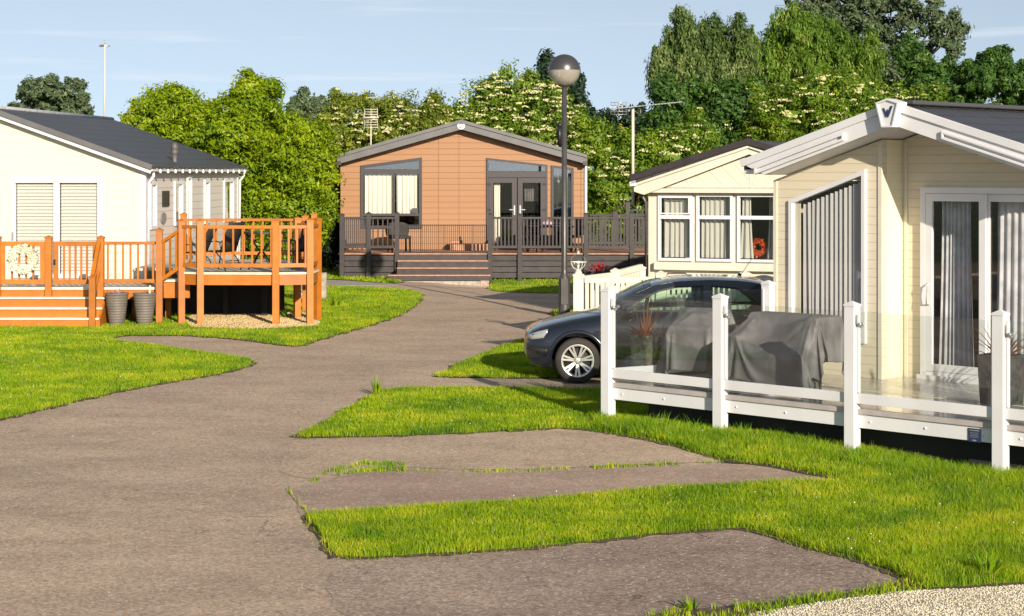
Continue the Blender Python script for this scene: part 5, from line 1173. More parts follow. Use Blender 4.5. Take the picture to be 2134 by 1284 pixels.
Y = 31.6; bq = thing('kettle_barbecue', 'black domed barbecue behind the railing at the caravan corner', 'barbecue', ((1592-CX)*Y/F, Y, .46))
mb = MB(); zt = CH-(583-HY)*Y/F-.46+.08; mb.lathe([(.27*math.cos(t), zt-.16+.16*math.sin(t)) for t in np.linspace(0, PI/2, 8)], 24); mb.build('lid', BLACKM, bq)
mb = MB(); mb.lathe([(0,zt-.36),(.15,zt-.33),(.25,zt-.22),(.27,zt-.16)], 24); mb.build('bowl', BLACKM, bq)
for k in range(3): a = k*2.1; m0 = MB(); m0.tube([(.15*math.cos(a), .15*math.sin(a), zt-.3), (.25*math.cos(a), .25*math.sin(a), 0)], .012, 6); m0.build('leg', BLACKM, bq)
# small electricity box post in front of the railing
mb = MB(); mb.box(-.08,.08,-.06,.06,0,1.02); mb.add([(-.1,-.08,1.02),(.1,-.08,1.02),(.1,.08,1.02),(-.1,.08,1.02),(0,0,1.09)], [(0,1,4),(1,2,4),(2,3,4),(3,0,4),(3,2,1,0)])
rd = thing('flower_pot', 'red potted flower at the foot of the charcoal deck skirting', 'flower pot', ((1249-CX)*47.6/F, 47.6, 0))
mb = MB(); mb.lathe([(0,0),(.10,0),(.14,.22),(0,.22)], 16); mb.build('pot', ANTH, rd)
g = np.random.default_rng(3); n = 120; Pn = g.normal(size=(n,3))*[.10,.10,.08]+[0,0,.30]; t1 = g.normal(size=(n,3)); t1 /= np.linalg.norm(t1,axis=1)[:,None]; t2 = np.cross(t1, g.normal(size=(n,3))); t2 /= np.linalg.norm(t2,axis=1)[:,None]
npmesh('flower_head', np.stack([Pn-t1*.04, Pn+t2*.03, Pn+t1*.04, Pn-t2*.03], 1).reshape(-1,3), [np.arange(n)[:,None]*4+np.array([0,1,2,3])], leafmat('crimson', (.30,.02,.03), (.5,.04,.06), trans=.2), rd)['kind'] = 'stuff'

# ================================================================== RIGHT: beige bungalow
RF = Fr(1.091, 20.43, -44.5)
R_ = thing('bungalow', 'beige clad bungalow with white gable boards and sliding doors on the right', 'holiday home', (*RF.o, 0), RF.a)
VW, VD, VG = 2.42, 2.85, 1.97            # left wall plane, recessed door wall, gable board plane
def rq(px, py, v=VW): return RF.uz(px, py, v)
u0 = rq(1615, 500)[0]; uc = rq(1838, 500)[0]; zd = .45
apT = RF.uz(1866, 212, VG); apB = RF.uz(1855, 266, VG); XRr = (apT[0]+apB[0])/2; UR = 2*XRr-u0
eT = RF.uz(1545, 336, VG); eB = RF.uz(1592, 369, VG); SL = (apT[1]-eT[1])/(XRr-eT[0])
zr = lambda u, top=apT[1]: top-abs(u-XRr)*SL
ztopw = apB[1]-.01                         # underside of the roof at the ridge
def wt(u): return ztopw-abs(u-XRr)*(ztopw-eB[1])/(XRr-eB[0])+.02
win = [rq(1646, 704), rq(1806, 714), rq(1806, 352), rq(1640, 417)]
win = [(win[0][0], win[0][1]), (win[1][0], win[0][1]), (win[1][0], win[2][1]), (win[0][0], win[3][1])]
mb = MB(); mb.prism([(u0, .25), (uc, .25), (uc, wt(uc)), (u0, wt(u0))], [win], VW, VW+.10); mb.build('front_wall', SIDE_BEIGE, R_)
mb = MB(); mb.box(uc-.10, uc-.001, VW+.10, VD+.10, .25, wt(uc)); mb.build('return_wall', siding('sunlit_return_siding', (.78,.72,.52), .10, groove=.9, grain=.02, lap=.15), R_)  # paler copy of the beige siding, the sun on this face put into its colour
d0 = RF.uz(1924, 390, VD); d1u = 4.02
dd = rect(d0[0], d1u, zd+.02, d0[1])
mb = MB(); mb.prism([(uc-.001, .25), (UR, .25), (UR, wt(UR)), (XRr, wt(XRr)), (uc-.001, wt(uc-.001))], [dd], VD, VD+.10); mb.build('door_wall', SIDE_BEIGE, R_)
DR = 11.0
mb = MB(); mb.box(u0, u0+.08, VW+.1, DR, .25, wt(u0)-.02); mb.build('side_wall', SIDE_BEIGE, R_)
mb = MB(); mb.box(UR-.08, UR, VD+.1, DR, .25, wt(UR)-.02); mb.build('side_wall', SIDE_BEIGE, R_)
mb = MB(); mb.box(u0+.08, UR-.08, DR-.1, DR, .25, wt(u0)); mb.build('rear_wall', SIDE_BEIGE, R_)
mb = MB(); mb.box(u0+.08, UR-.08, VD+.12, DR-.1, .28, .34); mb.build('floor', DARK, R_)
for a, b, v in ((u0-.012, u0+.035, VW), (uc-.045, uc+.004, VW)): mb = MB(); mb.box(a, b, v-.014, v-.001, .25, wt((a+b)/2)-.01); mb.build('corner_trim', SIDE_CRM2, R_)
for a, b in ((uc+.03, uc+.07),): mb = MB(); mb.box(a, b, VD-.014, VD-.001, zd, wt(uc)-.02); mb.build('corner_trim', SIDE_CRM2, R_)
# roof
eR = 2*XRr-eT[0]
mb = MB(); roof_slab(mb, eT[0], zr(eT[0])-.03, XRr, apT[1]-.03, VG+.05, DR+.4, .07); roof_slab(mb, eR, zr(eR)-.03, XRr, apT[1]-.03, VG+.05, DR+.4, .07); rr = mb.build('roof', ROOF_R, R_)
mb = MB(); mb.bar((XRr, VG+.3, apT[1]+.0), (XRr, DR+.4, apT[1]+.0), .16, .05); mb.build('ridge_cap', mat('charcoal_ridge', (.06,.06,.065), .5), rr, bevel=.015)
th = .235
def barge(sg):
    ue = eT[0] if sg < 0 else eR; ub = XRr+sg*(XRr-eB[0]); um = lambda f: XRr+(ue-XRr)*f
    mb = MB(); mb.prism([(XRr, apT[1]), (ue, zr(ue)), (ue, zr(ue)-.03), (ub, zr(ub)-th-.03), (XRr, apT[1]-th-.02)], [], VG, VG+.05)
    o = mb.build('barge_board', WHITE, R_, bevel=.006)
    mb = MB(); mb.bar((XRr, VG-.012, apT[1]-.045), (ue, VG-.012, zr(ue)-.03), .022, .085); mb.build('moulding', WHITE, o, bevel=.004)
    mb = MB(); ua, uz_ = um(.30), um(.90); k = .012
    mb.prism([(ua, zr(ua)-th+.01), (uz_, zr(uz_)-th+.01), (uz_, zr(uz_)-th+.10), (ua, zr(ua)-th+.10)], [inset([(ua, zr(ua)-th+.01), (uz_, zr(uz_)-th+.01), (uz_, zr(uz_)-th+.10), (ua, zr(ua)-th+.10)], .028)], VG-.04, VG-.001)
    mb.build('raised_trim', WHITE, o, bevel=.005)
    mb = MB(); vs = [(XRr, VG+.02, apT[1]-th-.02), (ub, VG+.02, zr(ub)-th-.03), (ub, VD+.05, zr(ub)-th-.03), (XRr, VD+.05, apT[1]-th-.02)]
    mb.add(vs+[(a, b, c+.02) for a, b, c in vs], [(0,1,2,3),(7,6,5,4),(0,4,5,1),(1,5,6,2),(2,6,7,3),(3,7,4,0)]); mb.build('soffit', WHITE, R_)
    mb = MB(); mb.box(min(ue, ub)-.0, max(ue, ub), VG+.05, DR+.3, zr(ub)-th-.02, zr(ue)-.10); mb.build('gutter', WHITE, R_)
barge(-1); barge(1)
# keystone box on the apex with its emblem
k0 = RF.uz(1835, 216, VG-.07); k1 = RF.uz(1842, 262, VG-.07)
hw, hb_ = .15, .075; za, zb_ = apT[1]+.035, apB[1]+.0
mb = MB(); mb.prism([(XRr-hw, za-.045), (XRr, za), (XRr+hw, za-.045), (XRr+hb_, zb_), (XRr-hb_, zb_)], [], VG-.10, VG+.06); ks = mb.build('apex_block', WHITE, R_, bevel=.006)
mb = MB(); mb.prism([(XRr-hw, za-.045), (XRr, za), (XRr+hw, za-.045), (XRr+hb_, zb_), (XRr-hb_, zb_)], [inset([(XRr-hw, za-.045), (XRr, za), (XRr+hw, za-.045), (XRr+hb_, zb_), (XRr-hb_, zb_)], .022)], VG-.12, VG-.1005); mb.build('apex_rim', WHITE, ks, bevel=.003)
def V_(x, z, s, nm):      # slanted double-chevron emblem
    mb = MB()
    for pts in ([(-.085,.10),(-.055,.10),(-.012,.0),(-.03,-.035)], [(-.012,.0),(.012,.05),(-.002,.085),(-.03,.03)], [(.008,-.035),(.028,.0),(.085,.13),(.052,.13),(.0,.02),(-.012,-.0)]):
        mb.prism([(x+a*s, z+b*s) for a, b in pts], [], VG-.108, VG-.1008)
    return mb.build(nm, LOGON, ks)
V_(XRr, (za+zb_)/2-.025, .78, 'emblem')
# trapezoid window with vertical blinds
w, ins = ring_frame(R_, 'window', win, VW, .055, -.035, .05)
pane(w, ins, VW+.0)
mb = MB(); mb.box(ins[0][0], ins[0][0]+.07, VW+.03, VW+.05, ins[0][1], ins[3][1]); mb.build('inner_frame', CREAMW, w)
a, b = ins[0][0]+.12, ins[1][0]+.05; n = 14; slope = (ins[2][1]-ins[3][1])/(ins[2][0]-ins[3][0])
for i in range(n):
    u = a+(b-a)*(i+.5)/n; zt = ins[3][1]+(u-ins[3][0])*slope-.06; m0 = MB(); an = .62+.12*math.sin(i*2.3); hx, hy = .045*math.cos(an), .045*math.sin(an); zb2 = ins[0][1]+.02; lean_ = .02*math.sin(i*1.7) if i < 4 else 0
    m0.add([(u-hx+lean_, VW+.06-hy, zb2), (u+hx+lean_, VW+.06+hy, zb2), (u+hx, VW+.06+hy, zt), (u-hx, VW+.06-hy, zt)], [(0,1,2,3)]); o = m0.build('blind_slat', BLINDG, w)
# sliding doors
w, ins = ring_frame(R_, 'sliding_door', dd, VD, .07, -.07, .06)
us = RF.uz(2052, 500, VD)[0]; um2 = ins[1][0]
for k, (a, b, vv) in enumerate(((ins[0][0]+.002, us+.05, VD-.05), (us-.02, um2-.002, VD-.0))):
    s_, i2 = ring_frame(R_, 'sash', rect(a, b, ins[0][1]+.003, ins[2][1]-.003), vv, .085, -.018, .022); s_.parent = w
    pane(w, i2, vv)
    cc = curtain(i2[0][0]+.0, i2[0][0]+(i2[1][0]-i2[0][0])*(.62 if k == 0 else 1.0), zd+.06, i2[2][1]+.02, VD+.16, 7 if k == 0 else 9, .035, sag=.08); cc.build('curtain', NETC, w)
mb = MB(); mb.tube([(ins[0][0]+.045, VD-.07, 1.30), (ins[0][0]+.045, VD-.12, 1.32), (ins[0][0]+.045, VD-.12, 1.52), (ins[0][0]+.045, VD-.07, 1.54)], .012, 8); mb.build('handle', WHITE, w)
mb = MB(); mb.box(dd[0][0]-.03, dd[1][0]+.03, VD-.10, VD-.071, zd, zd+.05); mb.build('threshold', WHITE, w)

# deck and glass balustrade
RD = thing('white_deck', 'white fronted deck with glass balustrade on square posts beside the beige bungalow', 'deck', (*RF.o, 0), RF.a)
UE = 7.4
FLO = mat('polished_deck', (.40,.36,.32), .22, nscale=3, namt=.08, coat=.3)
mb = MB(); mb.prism([(.0, .06), (UE, .06), (UE, VD-.005), (uc+.01, VD-.005), (uc+.01, VW-.005), (u0-.1, VW-.005)], [], zd-.03, zd, lambda a, b, t: (a, b, t)); mb.build('floor', FLO, RD)
mb = MB(); mb.bar((rq(1800,500)[0]-.6, 1.35, zd+.001), (UE, 1.35, zd+.001), .012, .004); mb.build('floor_joint', PALEEDGE, RD)
mb = MB(); mb.box(.0, UE, -.015, .058, zd-.045, zd+.004); mb.build('edge_board', mat('edge_board_grey', (.42,.38,.37), .6, nscale=5, namt=.06), RD, bevel=.003)
mb = MB(); mb.box(.0, UE, .005, .03, zd-.185, zd-.047); fb = mb.build('fascia_board', WHITE, RD, bevel=.003)
ups = [0.0]+[RF.uz(px, 700, 0)[0] for px in (1503.5, 1778.5, 2087.5)]
ups.append(ups[-1]+1.62)
ZP = 1.50; WP = .118
for u in ups: post(RD, u, -.02, -.22, ZP, WP, WHITE, capover=.006)
pb = RF.uz(1612, 588, 0); b5 = (u0+.02, VW-.16)
post(RD, b5[0], b5[1], -.05, ZP, WP, WHITE, capover=.006)
def panel(p, q, gap=.12, label=None):
    p = Vector(p); q = Vector(q); d = (q-p).normalized(); n = Vector((-d.y, d.x)); a = p+d*.06; b = q-d*.06
    mb = MB(); mb.bar((a.x, a.y, .56), (b.x, b.y, .56), .045, .10); rl = mb.build('railing', WHITE, RD, bevel=.003)
    a2, b2 = a+d*.035, b-d*.035; mb = MB(); mb.bar((a2.x, a2.y, 1.02), (b2.x, b2.y, 1.02), .008, .80); mb.build('glass_panel', GLASSB, rl)
    for e, sg in ((a, 1), (b, -1)):
        c = e+d*.02*sg; mb = MB(); mb.bar((c.x, c.y, .62), (c.x, c.y, 1.42), .03, .022, up=(d.x, d.y, 0)); mb.build('glass_channel', WHITE, rl)
    c = a+d*.05-n*.02; mb = MB(); mb.tube([(c.x-n.x*-.02, c.y-n.y*-.02, 1.30), (c.x-n.x*.03, c.y-n.y*.03, 1.30)], .016, 10); mb.bar((a.x, a.y, 1.285), (a.x+d.x*.06, a.y+d.y*.06, 1.285), .03, .035); mb.tube([(a.x+d.x*.012-n.x*.04, a.y+d.y*.012-n.y*.04, 1.30),(a.x+d.x*.012-n.x*.04, a.y+d.y*.012-n.y*.04, 1.38),(a.x+d.x*.035-n.x*.04, a.y+d.y*.035-n.y*.04, 1.41)], .005, 6)
    mb.build('clamp', STEEL, rl); return rl
rails = [panel((a, -.02), (b, -.02)) for a, b in zip(ups, ups[1:])]
panel((0, -.02), b5)
for a, b in zip(ups, ups[1:]):
    for f in (.12, .5, .88):
        m0 = MB(); m0.lathe([(0,0),(.012,0),(.010,.008),(0,.011)], 10); o = m0.build('bolt', LOGOW, fb, (a+(b-a)*f, .004, zd-.115+.0)); o.rotation_euler = (PI/2,0,0)
pl0 = RF.uz(2018, 905, -.0)[0]; pl1 = RF.uz(2044, 905, -.0)[0]; zt, zb3 = RF.uz(2030, 893, 0)[1], RF.uz(2030, 921, 0)[1]
mb = MB(); mb.box(pl0, pl1, -.004, .004, zb3, zt); sp_ = mb.build('sign_plate', LOGON, RD); sp_['label'] = 'small black maker plate screwed to the white fascia board'
mb = MB(); hgt_ = zt-zb3; wd_ = pl1-pl0; mb.box(pl0+wd_*.1, pl1-wd_*.1, -.0055, -.0042, zt-hgt_*.18, zt-hgt_*.10)
for k in range(4): mb.box(pl0+wd_*.15, pl1-wd_*(.15+.08*(k % 2)), -.0052, -.0042, zt-hgt_*(.33+.11*k), zt-hgt_*(.30+.11*k))
mb.box(pl0+wd_*.35, pl1-wd_*.35, -.0055, -.0042, zb3+hgt_*.06, zb3+hgt_*.17); mb.build('sign_text', STEEL, sp_)
for k, u in enumerate((1.0, 3.0, 5.0)): mb = MB(); mb.box(u, u+.1, 1.0, 1.1, -.1, zd-.05); mb.build('prop', DARK, RD)
mb = MB(); mb.box(.3, UE, .32, .34, -.2, zd-.19); mb.build('shade_panel', DARK, RD)  # dark panel added behind the fascia to stand for the under-deck shade
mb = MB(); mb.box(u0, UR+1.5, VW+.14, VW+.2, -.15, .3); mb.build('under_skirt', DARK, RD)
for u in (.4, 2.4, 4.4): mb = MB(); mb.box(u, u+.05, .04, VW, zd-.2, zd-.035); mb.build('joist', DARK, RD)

# ---- covered garden furniture: draped sheets, shapes from drape() above
def cover(label, shape, u, v, rz, sc):
    co, nx, ny = shape
    t = thing('furniture_cover', label, 'furniture cover', RF.W(u, v, zd), RF.a+rz, 'grey covers over the garden furniture on the white deck')
    V = co*np.array(sc); V[:, 2] = np.maximum(V[:, 2]-.012, .004)
    j, i = np.meshgrid(np.arange(ny), np.arange(nx), indexing='ij'); b0 = (j*(nx+1)+i).ravel(); Fq = np.stack([b0, b0+1, b0+nx+2, b0+nx+1], 1)
    o = npmesh('cover', V, [Fq], COVER, t, smooth=True); m = o.modifiers.new('ss', 'SUBSURF'); m.levels = 1; m.render_levels = 1; m = o.modifiers.new('th', 'SOLIDIFY'); m.thickness = .003
    return t
c1 = RF.uv(1425, 790, zd); c2 = RF.uv(1590, 815, zd)
cover('dark grey creased cover draped over a chair beside the stone planter', CHAIR, c1[0]+.04, c1[1]+.22, .25, (.82, .82, 1.0))
cv2 = cover('grey wide cover draped over a garden sofa on the white deck', SOFA, c2[0]+.00, c2[1]+.35, 0, (.80, .86, .99))
mb = MB(); mb.tube([(.64,-.22,.0),(.70,-.22,.0),(.67,-.22,.01),(.62,-.20,.14),(.54,-.2,.16)], .014, 6); mb.tube([(.56,-.3,.008),(.78,-.12,.008)], .012, 6); mb.build('furniture_leg', BLACKM, cv2)

# ---- planters
def planter(name, label, u, v, w, h, material, leaf, seed, plabel):
    x, y, _ = RF.W(u, v); t = thing(name, label, 'planter', (x, y, zd), RF.a+.0)
    mb = MB(); o1, o2 = w/2, w/2*.88; a = .03
    mb.add([(-o2,-o2,0),(o2,-o2,0),(o2,o2,0),(-o2,o2,0),(-o1,-o1,h),(o1,-o1,h),(o1,o1,h),(-o1,o1,h)], [(0,3,2,1),(0,1,5,4),(1,2,6,5),(2,3,7,6),(3,0,4,7)])
    i = o1-a; mb.add([(-o1,-o1,h),(o1,-o1,h),(o1,o1,h),(-o1,o1,h),(-i,-i,h),(i,-i,h),(i,i,h),(-i,i,h),(-i,-i,h-.06),(i,-i,h-.06),(i,i,h-.06),(-i,i,h-.06)],
        [(0,1,5,4),(1,2,6,5),(2,3,7,6),(3,0,4,7),(4,5,9,8),(5,6,10,9),(6,7,11,10),(7,4,8,11)])
    mb.build('pot', material, t, bevel=.006); mb = MB(); mb.box(-i,i,-i,i,h-.09,h-.05); mb.build('soil', SOIL, t)
    p = thing('spiky_plant', plabel, 'plant', (x, y, zd+h-.06)); spray('leaves', p, (0,0,0), 38, .46, .035, leaf, spread=1.0, droop=.35, seed=seed)
    return t
a = RF.uv(1328, 790, zd)
planter('planter', 'square stone-textured grey planter behind the first glass panel', a[0]+.02, a[1]+.12, .25, .50, STONEP, PHORM, 5, 'bronze red spiky plant in the stone planter beside the covered chair')
a = RF.uv(2052, 846, zd); planter('planter', 'dark square planter in front of the sliding door, left of the last post', a[0]+.02, a[1]+.30, .36, .50, DARKP, PHORM, 12, 'arching bronze plant in the dark planter left of the last post')
a = RF.uv(2140, 846, zd); planter('planter', 'brown square planter cut off by the right edge of the photo', a[0]+.02, a[1]+.42, .34, .50, BARK, PHORM, 21, 'arching bronze plant at the right edge of the photo')
# ================================================================== car
CARX, CARY = (1093-CX)*24.95/F, 24.20           # nose, near side of the tyres
CW = 1.64
car = thing('parked_car', 'dark blue hatchback with silver alloy wheels parked nose-left behind the glass balustrade', 'car', (CARX, CARY+CW/2, 0))
# stations: x, half width, sill z, top-of-side z (shoulder), centre z
ST = [(0.00,.50,.34,.56,.60),(.03,.60,.27,.62,.66),(.10,.69,.22,.67,.715),(.22,.755,.19,.715,.765),(.38,.79,.18,.76,.81),(.62,.812,.18,.815,.865),(.90,.82,.18,.865,.915),(1.12,.822,.18,.90,.955),(1.25,.822,.18,.915,.96),
      (1.6,.823,.18,.925,.93),(2.1,.823,.18,.935,.94),(2.6,.823,.18,.945,.95),(3.1,.815,.18,.955,.96),(3.45,.795,.20,.96,.97),(3.68,.75,.24,.93,.94),(3.79,.69,.30,.85,.86),(3.82,.60,.36,.75,.76)]
def sec(st):
    x, w, zb, zs, zc = st; H = zs-zb
    return [(w*.80, zb), (w*.93, zb+.03), (w*.985, zb+H*.22), (w, zb+H*.48), (w*.985, zb+H*.74), (w*.955, zb+H*.93), (w*.90, zs), (w*.72, zs+(zc-zs)*.5), (w*.42, zs+(zc-zs)*.85), (0, zc)]
def stat(x):
    for a, b in zip(ST, ST[1:]):
        if a[0] <= x <= b[0]:
            t = (x-a[0])/(b[0]-a[0]); return tuple(p+(q-p)*t for p, q in zip(a, b))
    return ST[-1]
def sidey(x, z):
    s = sec(stat(x))
    for a, b in zip(s, s[1:]):
        if a[1] <= z <= b[1] and b[1] > a[1]: return a[0]+(b[0]-a[0])*(z-a[1])/(b[1]-a[1])
    return s[0][0] if z < s[0][1] else s[6][0]
xs = [0]+sorted(set([.015,.03,.06,.10,.16,.22,.30]+[round(.38+i*.08, 3) for i in range(42)]+[3.68,3.74,3.79,3.82]))
xs = [x for x in xs if x <= 3.82]
vs = []; npt = 19
for x in xs:
    s = sec(stat(x)); full = [(-y, z) for y, z in s]+[(y, z) for y, z in s[-2::-1]]
    vs += [(x, y, z) for y, z in full]
fs = [(i*npt+k, i*npt+k+1, (i+1)*npt+k+1, (i+1)*npt+k) for i in range(len(xs)-1) for k in range(npt-1)]
fs += [(i*npt, (i+1)*npt, (i+1)*npt+npt-1, i*npt+npt-1) for i in range(len(xs)-1)]
fs += [tuple(range(npt))[::-1], tuple((len(xs)-1)*npt+k for k in range(npt))]
mb = MB(); mb.add(vs, fs, True); body = mb.build('body', CARP, car)
XW = [.70, 3.19]; RWL = .302
cut = MB()
for x in XW:
    for sg in (-1, 1):
        n = 40; ring = [(x+.345*math.cos(2*PI*k/n), .315+.345*math.sin(2*PI*k/n)) for k in range(n)]
        a, b = (-.9, -.60) if sg < 0 else (.60, .9)
        cut.add([(p, a, z) for p, z in ring]+[(p, b, z) for p, z in ring], [tuple(range(n)), tuple(range(2*n-1, n-1, -1))]+[(k, n+k, n+(k+1) % n, (k+1) % n) for k in range(n)])
co = cut.build('cutter', CARDK, car)
md = body.modifiers.new('cut', 'BOOLEAN'); md.object = co; md.operation = 'DIFFERENCE'; md.solver = 'EXACT'
bpy.context.view_layer.update(); dg = bpy.context.evaluated_depsgraph_get()
nm = bpy.data.meshes.new_from_object(body.evaluated_get(dg)); body.modifiers.clear(); body.data = nm; nm.name = 'body'
bpy.data.objects.remove(co)
if len(nm.materials) > 1:
    for p in nm.polygons: p.use_smooth = p.use_smooth
em_ = body.modifiers.new('split', 'EDGE_SPLIT'); em_.split_angle = math.radians(38)
# cabin
def gy(z): return .735-(z-.93)/.44*.175
side = [(1.08,.925),(1.24,1.035),(1.50,1.19),(1.74,1.29),(2.09,1.345),(2.50,1.362),(2.85,1.352),(3.25,1.295),(3.52,1.15),(3.72,.93)]
h1 = [(1.34,.955),(1.58,1.125),(1.80,1.225),(2.03,1.275),(2.385,1.29),(2.37,.95)]
h2 = [(2.50,.955),(2.50,1.285),(2.82,1.26),(3.02,1.165),(3.14,1.07),(3.23,.985),(3.22,.965)]
for sg in (-1, 1):
    mb = MB(); mb.prism(side, [h1, h2], 0, .02, lambda a, b, t, sg=sg: (a, sg*(gy(b)-t), b)); mb.build('pillars', CARP, car)
    for h in (h1, h2):
        mb = MB(); mb.prism(inset(h, -.006), [inset(h, .018)], 0, .008, lambda a, b, t, sg=sg: (a, sg*(gy(b)+.003-t), b)); mb.build('window_seal', CARDK, car)
        pane(car, h, .010, lambda a, b, t, sg=sg: (a, sg*(gy(b)-t), b), GLASSC, 'side_window', .004)
rs = [(1.70,1.275),(1.74,1.29),(1.9,1.322),(2.09,1.345),(2.3,1.357),(2.50,1.362),(2.85,1.352),(3.05,1.33),(3.25,1.295),(3.29,1.277)]
vs = []; K = 12
for x, z in rs:
    for k in range(K+1):
        t = -1+2*k/K; vs.append((x, t*gy(z), z+.035*(1-t**4)))
mb = MB(); mb.add(vs, [(i*(K+1)+k, i*(K+1)+k+1, (i+1)*(K+1)+k+1, (i+1)*(K+1)+k) for i in range(len(rs)-1) for k in range(K)], True); mb.build('roof', CARP, car, fix=False)
def screen(nm, pts):
    vs = []
    for x, z, bow in pts:
        for k in range(K+1):
            t = -1+2*k/K; vs.append((x-bow*(1-t*t), t*(gy(z)-.012), z+.035*(1-t**4)*(z > 1)))
    mb = MB(); mb.add(vs, [(i*(K+1)+k, i*(K+1)+k+1, (i+1)*(K+1)+k+1, (i+1)*(K+1)+k) for i in range(len(pts)-1) for k in range(K)], True); return mb.build(nm, GLASSC, car)
screen('windscreen', [(1.12,.94,.12),(1.27,1.045,.10),(1.50,1.185,.06),(1.71,1.285,.02)]); screen('rear_window', [(3.28,1.295,-.02),(3.50,1.15,-.05),(3.68,.97,-.08)])
for sg in (-1, 1):
    def patch(nm, poly, material, off=.006, parent=car, sg=sg):
        mb = MB(); pts = [Vector(p) for p in poly]; v2, _, f2, *_ = delaunay_2d_cdt(pts+[Vector((x, z)) for x in np.arange(min(p[0] for p in poly), max(p[0] for p in poly), .05) for z in np.arange(min(p[1] for p in poly), max(p[1] for p in poly), .05)], [(i, (i+1) % len(poly)) for i in range(len(poly))], [list(range(len(poly)))], 1, 1e-5)
        mb.add([(v.x, sg*(sidey(v.x, v.y)+off), v.y) for v in v2], [tuple(f) for f in f2], True); o = mb.build(nm, material, parent); s = o.modifiers.new('t', 'SOLIDIFY'); s.thickness = .006; s.offset = 0; return o
    patch('headlight', [(.035,.585),(.10,.575),(.25,.60),(.30,.68),(.31,.715),(.20,.69),(.10,.655),(.05,.625)], LENS, .004)
    patch('bumper_seam', [(.04,.572),(.20,.56),(.40,.565),(.40,.558),(.20,.552),(.04,.564)], CARDK, .002)
    patch('bumper_strip', [(.02,.44),(.26,.40),(.30,.40),(.30,.45),(.26,.455),(.05,.48)], CARDK, .008)
    patch('side_strip', [(1.15,.50),(2.80,.50),(2.80,.545),(1.15,.545)], CARDK, .010)
    for a, b in ((1.22, 1.232), (2.47, 2.482)): patch('door_gap', [(a,.26),(b,.26),(b,.90),(a,.90)], CARDK, .002)
    patch('indicator', [(1.00,.70),(1.08,.70),(1.07,.725),(1.0,.725)], mat('amber', (.5,.18,.02), .3) if 'amber' not in bpy.data.materials else bpy.data.materials['amber'], .006)
    mb = MB(); mb.bar((2.28, sg*.838, .80), (2.42, sg*.838, .80), .03, .03); mb.build('door_handle', CARP, car, bevel=.008)
    mm = MB(); mm.lathe([(.08*math.sin(t), .12*-math.cos(t)) for t in np.linspace(0, PI, 10)], 16); mo = mm.build('wing_mirror', CARP, car, (1.36, sg*.90, 1.00)); mo.rotation_euler = (PI/2, 0, 0); mo.scale = (1, .75, .9)
    for x in XW:      # wheel-arch flare
        n = 24; mb = MB(); vs = []
        for k in range(n+1):
            th = -.12+(PI+.24)*k/n
            for r, o_ in ((.340, .0), (.350, .014), (.385, .012), (.398, .0)):
                px, pz = x+r*math.cos(th), .315+r*math.sin(th); vs.append((px, sg*(sidey(min(max(px, .05), 3.8), max(pz, .2))+o_), pz))
        mb.add(vs, [(k*4+j, k*4+j+1, k*4+j+5, k*4+j+4) for k in range(n) for j in range(3)], True); mb.build('arch_flare', CARP, car)
mb = MB(); mb.box(.012, .05, -.40, .40, .44, .56); mb.build('grille', CARDK, car)
mb = MB(); mb.box(.0, .012, -.26, .26, .36, .46); mb.build('number_plate', LOGOW, car)
mb = MB(); mb.box(.75, 3.1, -.55, .55, .20, .30); mb.box(.34, 1.0, -.60, .60, .30, .60); mb.build('underbody', CARDK, car)
mb = MB(); mb.box(1.2, 3.5, -.70, .70, .62, .66); mb.build('cabin_floor', CARDK, car); mb = MB(); mb.box(1.15, 1.45, -.70, .70, .70, .96); mb.build('dashboard', CARDK, car, bevel=.04)
mb = MB(); mb.tube([(2.95,0,1.37),(3.12,0,1.62)], .004, 6); mb.lathe([(0,0),(.03,0),(.02,.03),(0,.04)], 10, (2.95,0,1.385)); mb.build('aerial', BLACKM, car)
mb = MB(); mb.tube([(1.60,-.2,1.30),(1.60,-.2,1.34)], .008, 6); mb.build('washer', BLACKM, car)
mb = MB(); mb.tube([(1.66+.0,sgn,1.08+.16*0) for sgn in (-.1,)]*1+[(1.62,-.45,1.02)], .01, 6)
for y in (-.34, .34):
    mb = MB(); mb.prism([(2.18,.62),(2.30,.62),(2.42,1.02),(2.34,1.08),(2.26,1.04)], [], y-.22, y+.22); st_ = mb.build('seat', SEAT, car, bevel=.04)
    mb = MB(); mb.prism([(2.34,1.10),(2.42,1.10),(2.45,1.25),(2.37,1.27)], [], y-.12, y+.12); mb.tube([(2.38,y-.04,1.05),(2.40,y-.04,1.12)], .008, 6); mb.tube([(2.38,y+.04,1.05),(2.40,y+.04,1.12)], .008, 6); mb.build('headrest', SEAT, st_, bevel=.02)
sw = MB(); sw.tube([(1.68+.05*math.sin(t), .34+.18*math.cos(t), .93+.17*math.sin(t)) for t in np.linspace(0, 2*PI, 20)], .014, 6); sw.build('steering_wheel', CARDK, car)
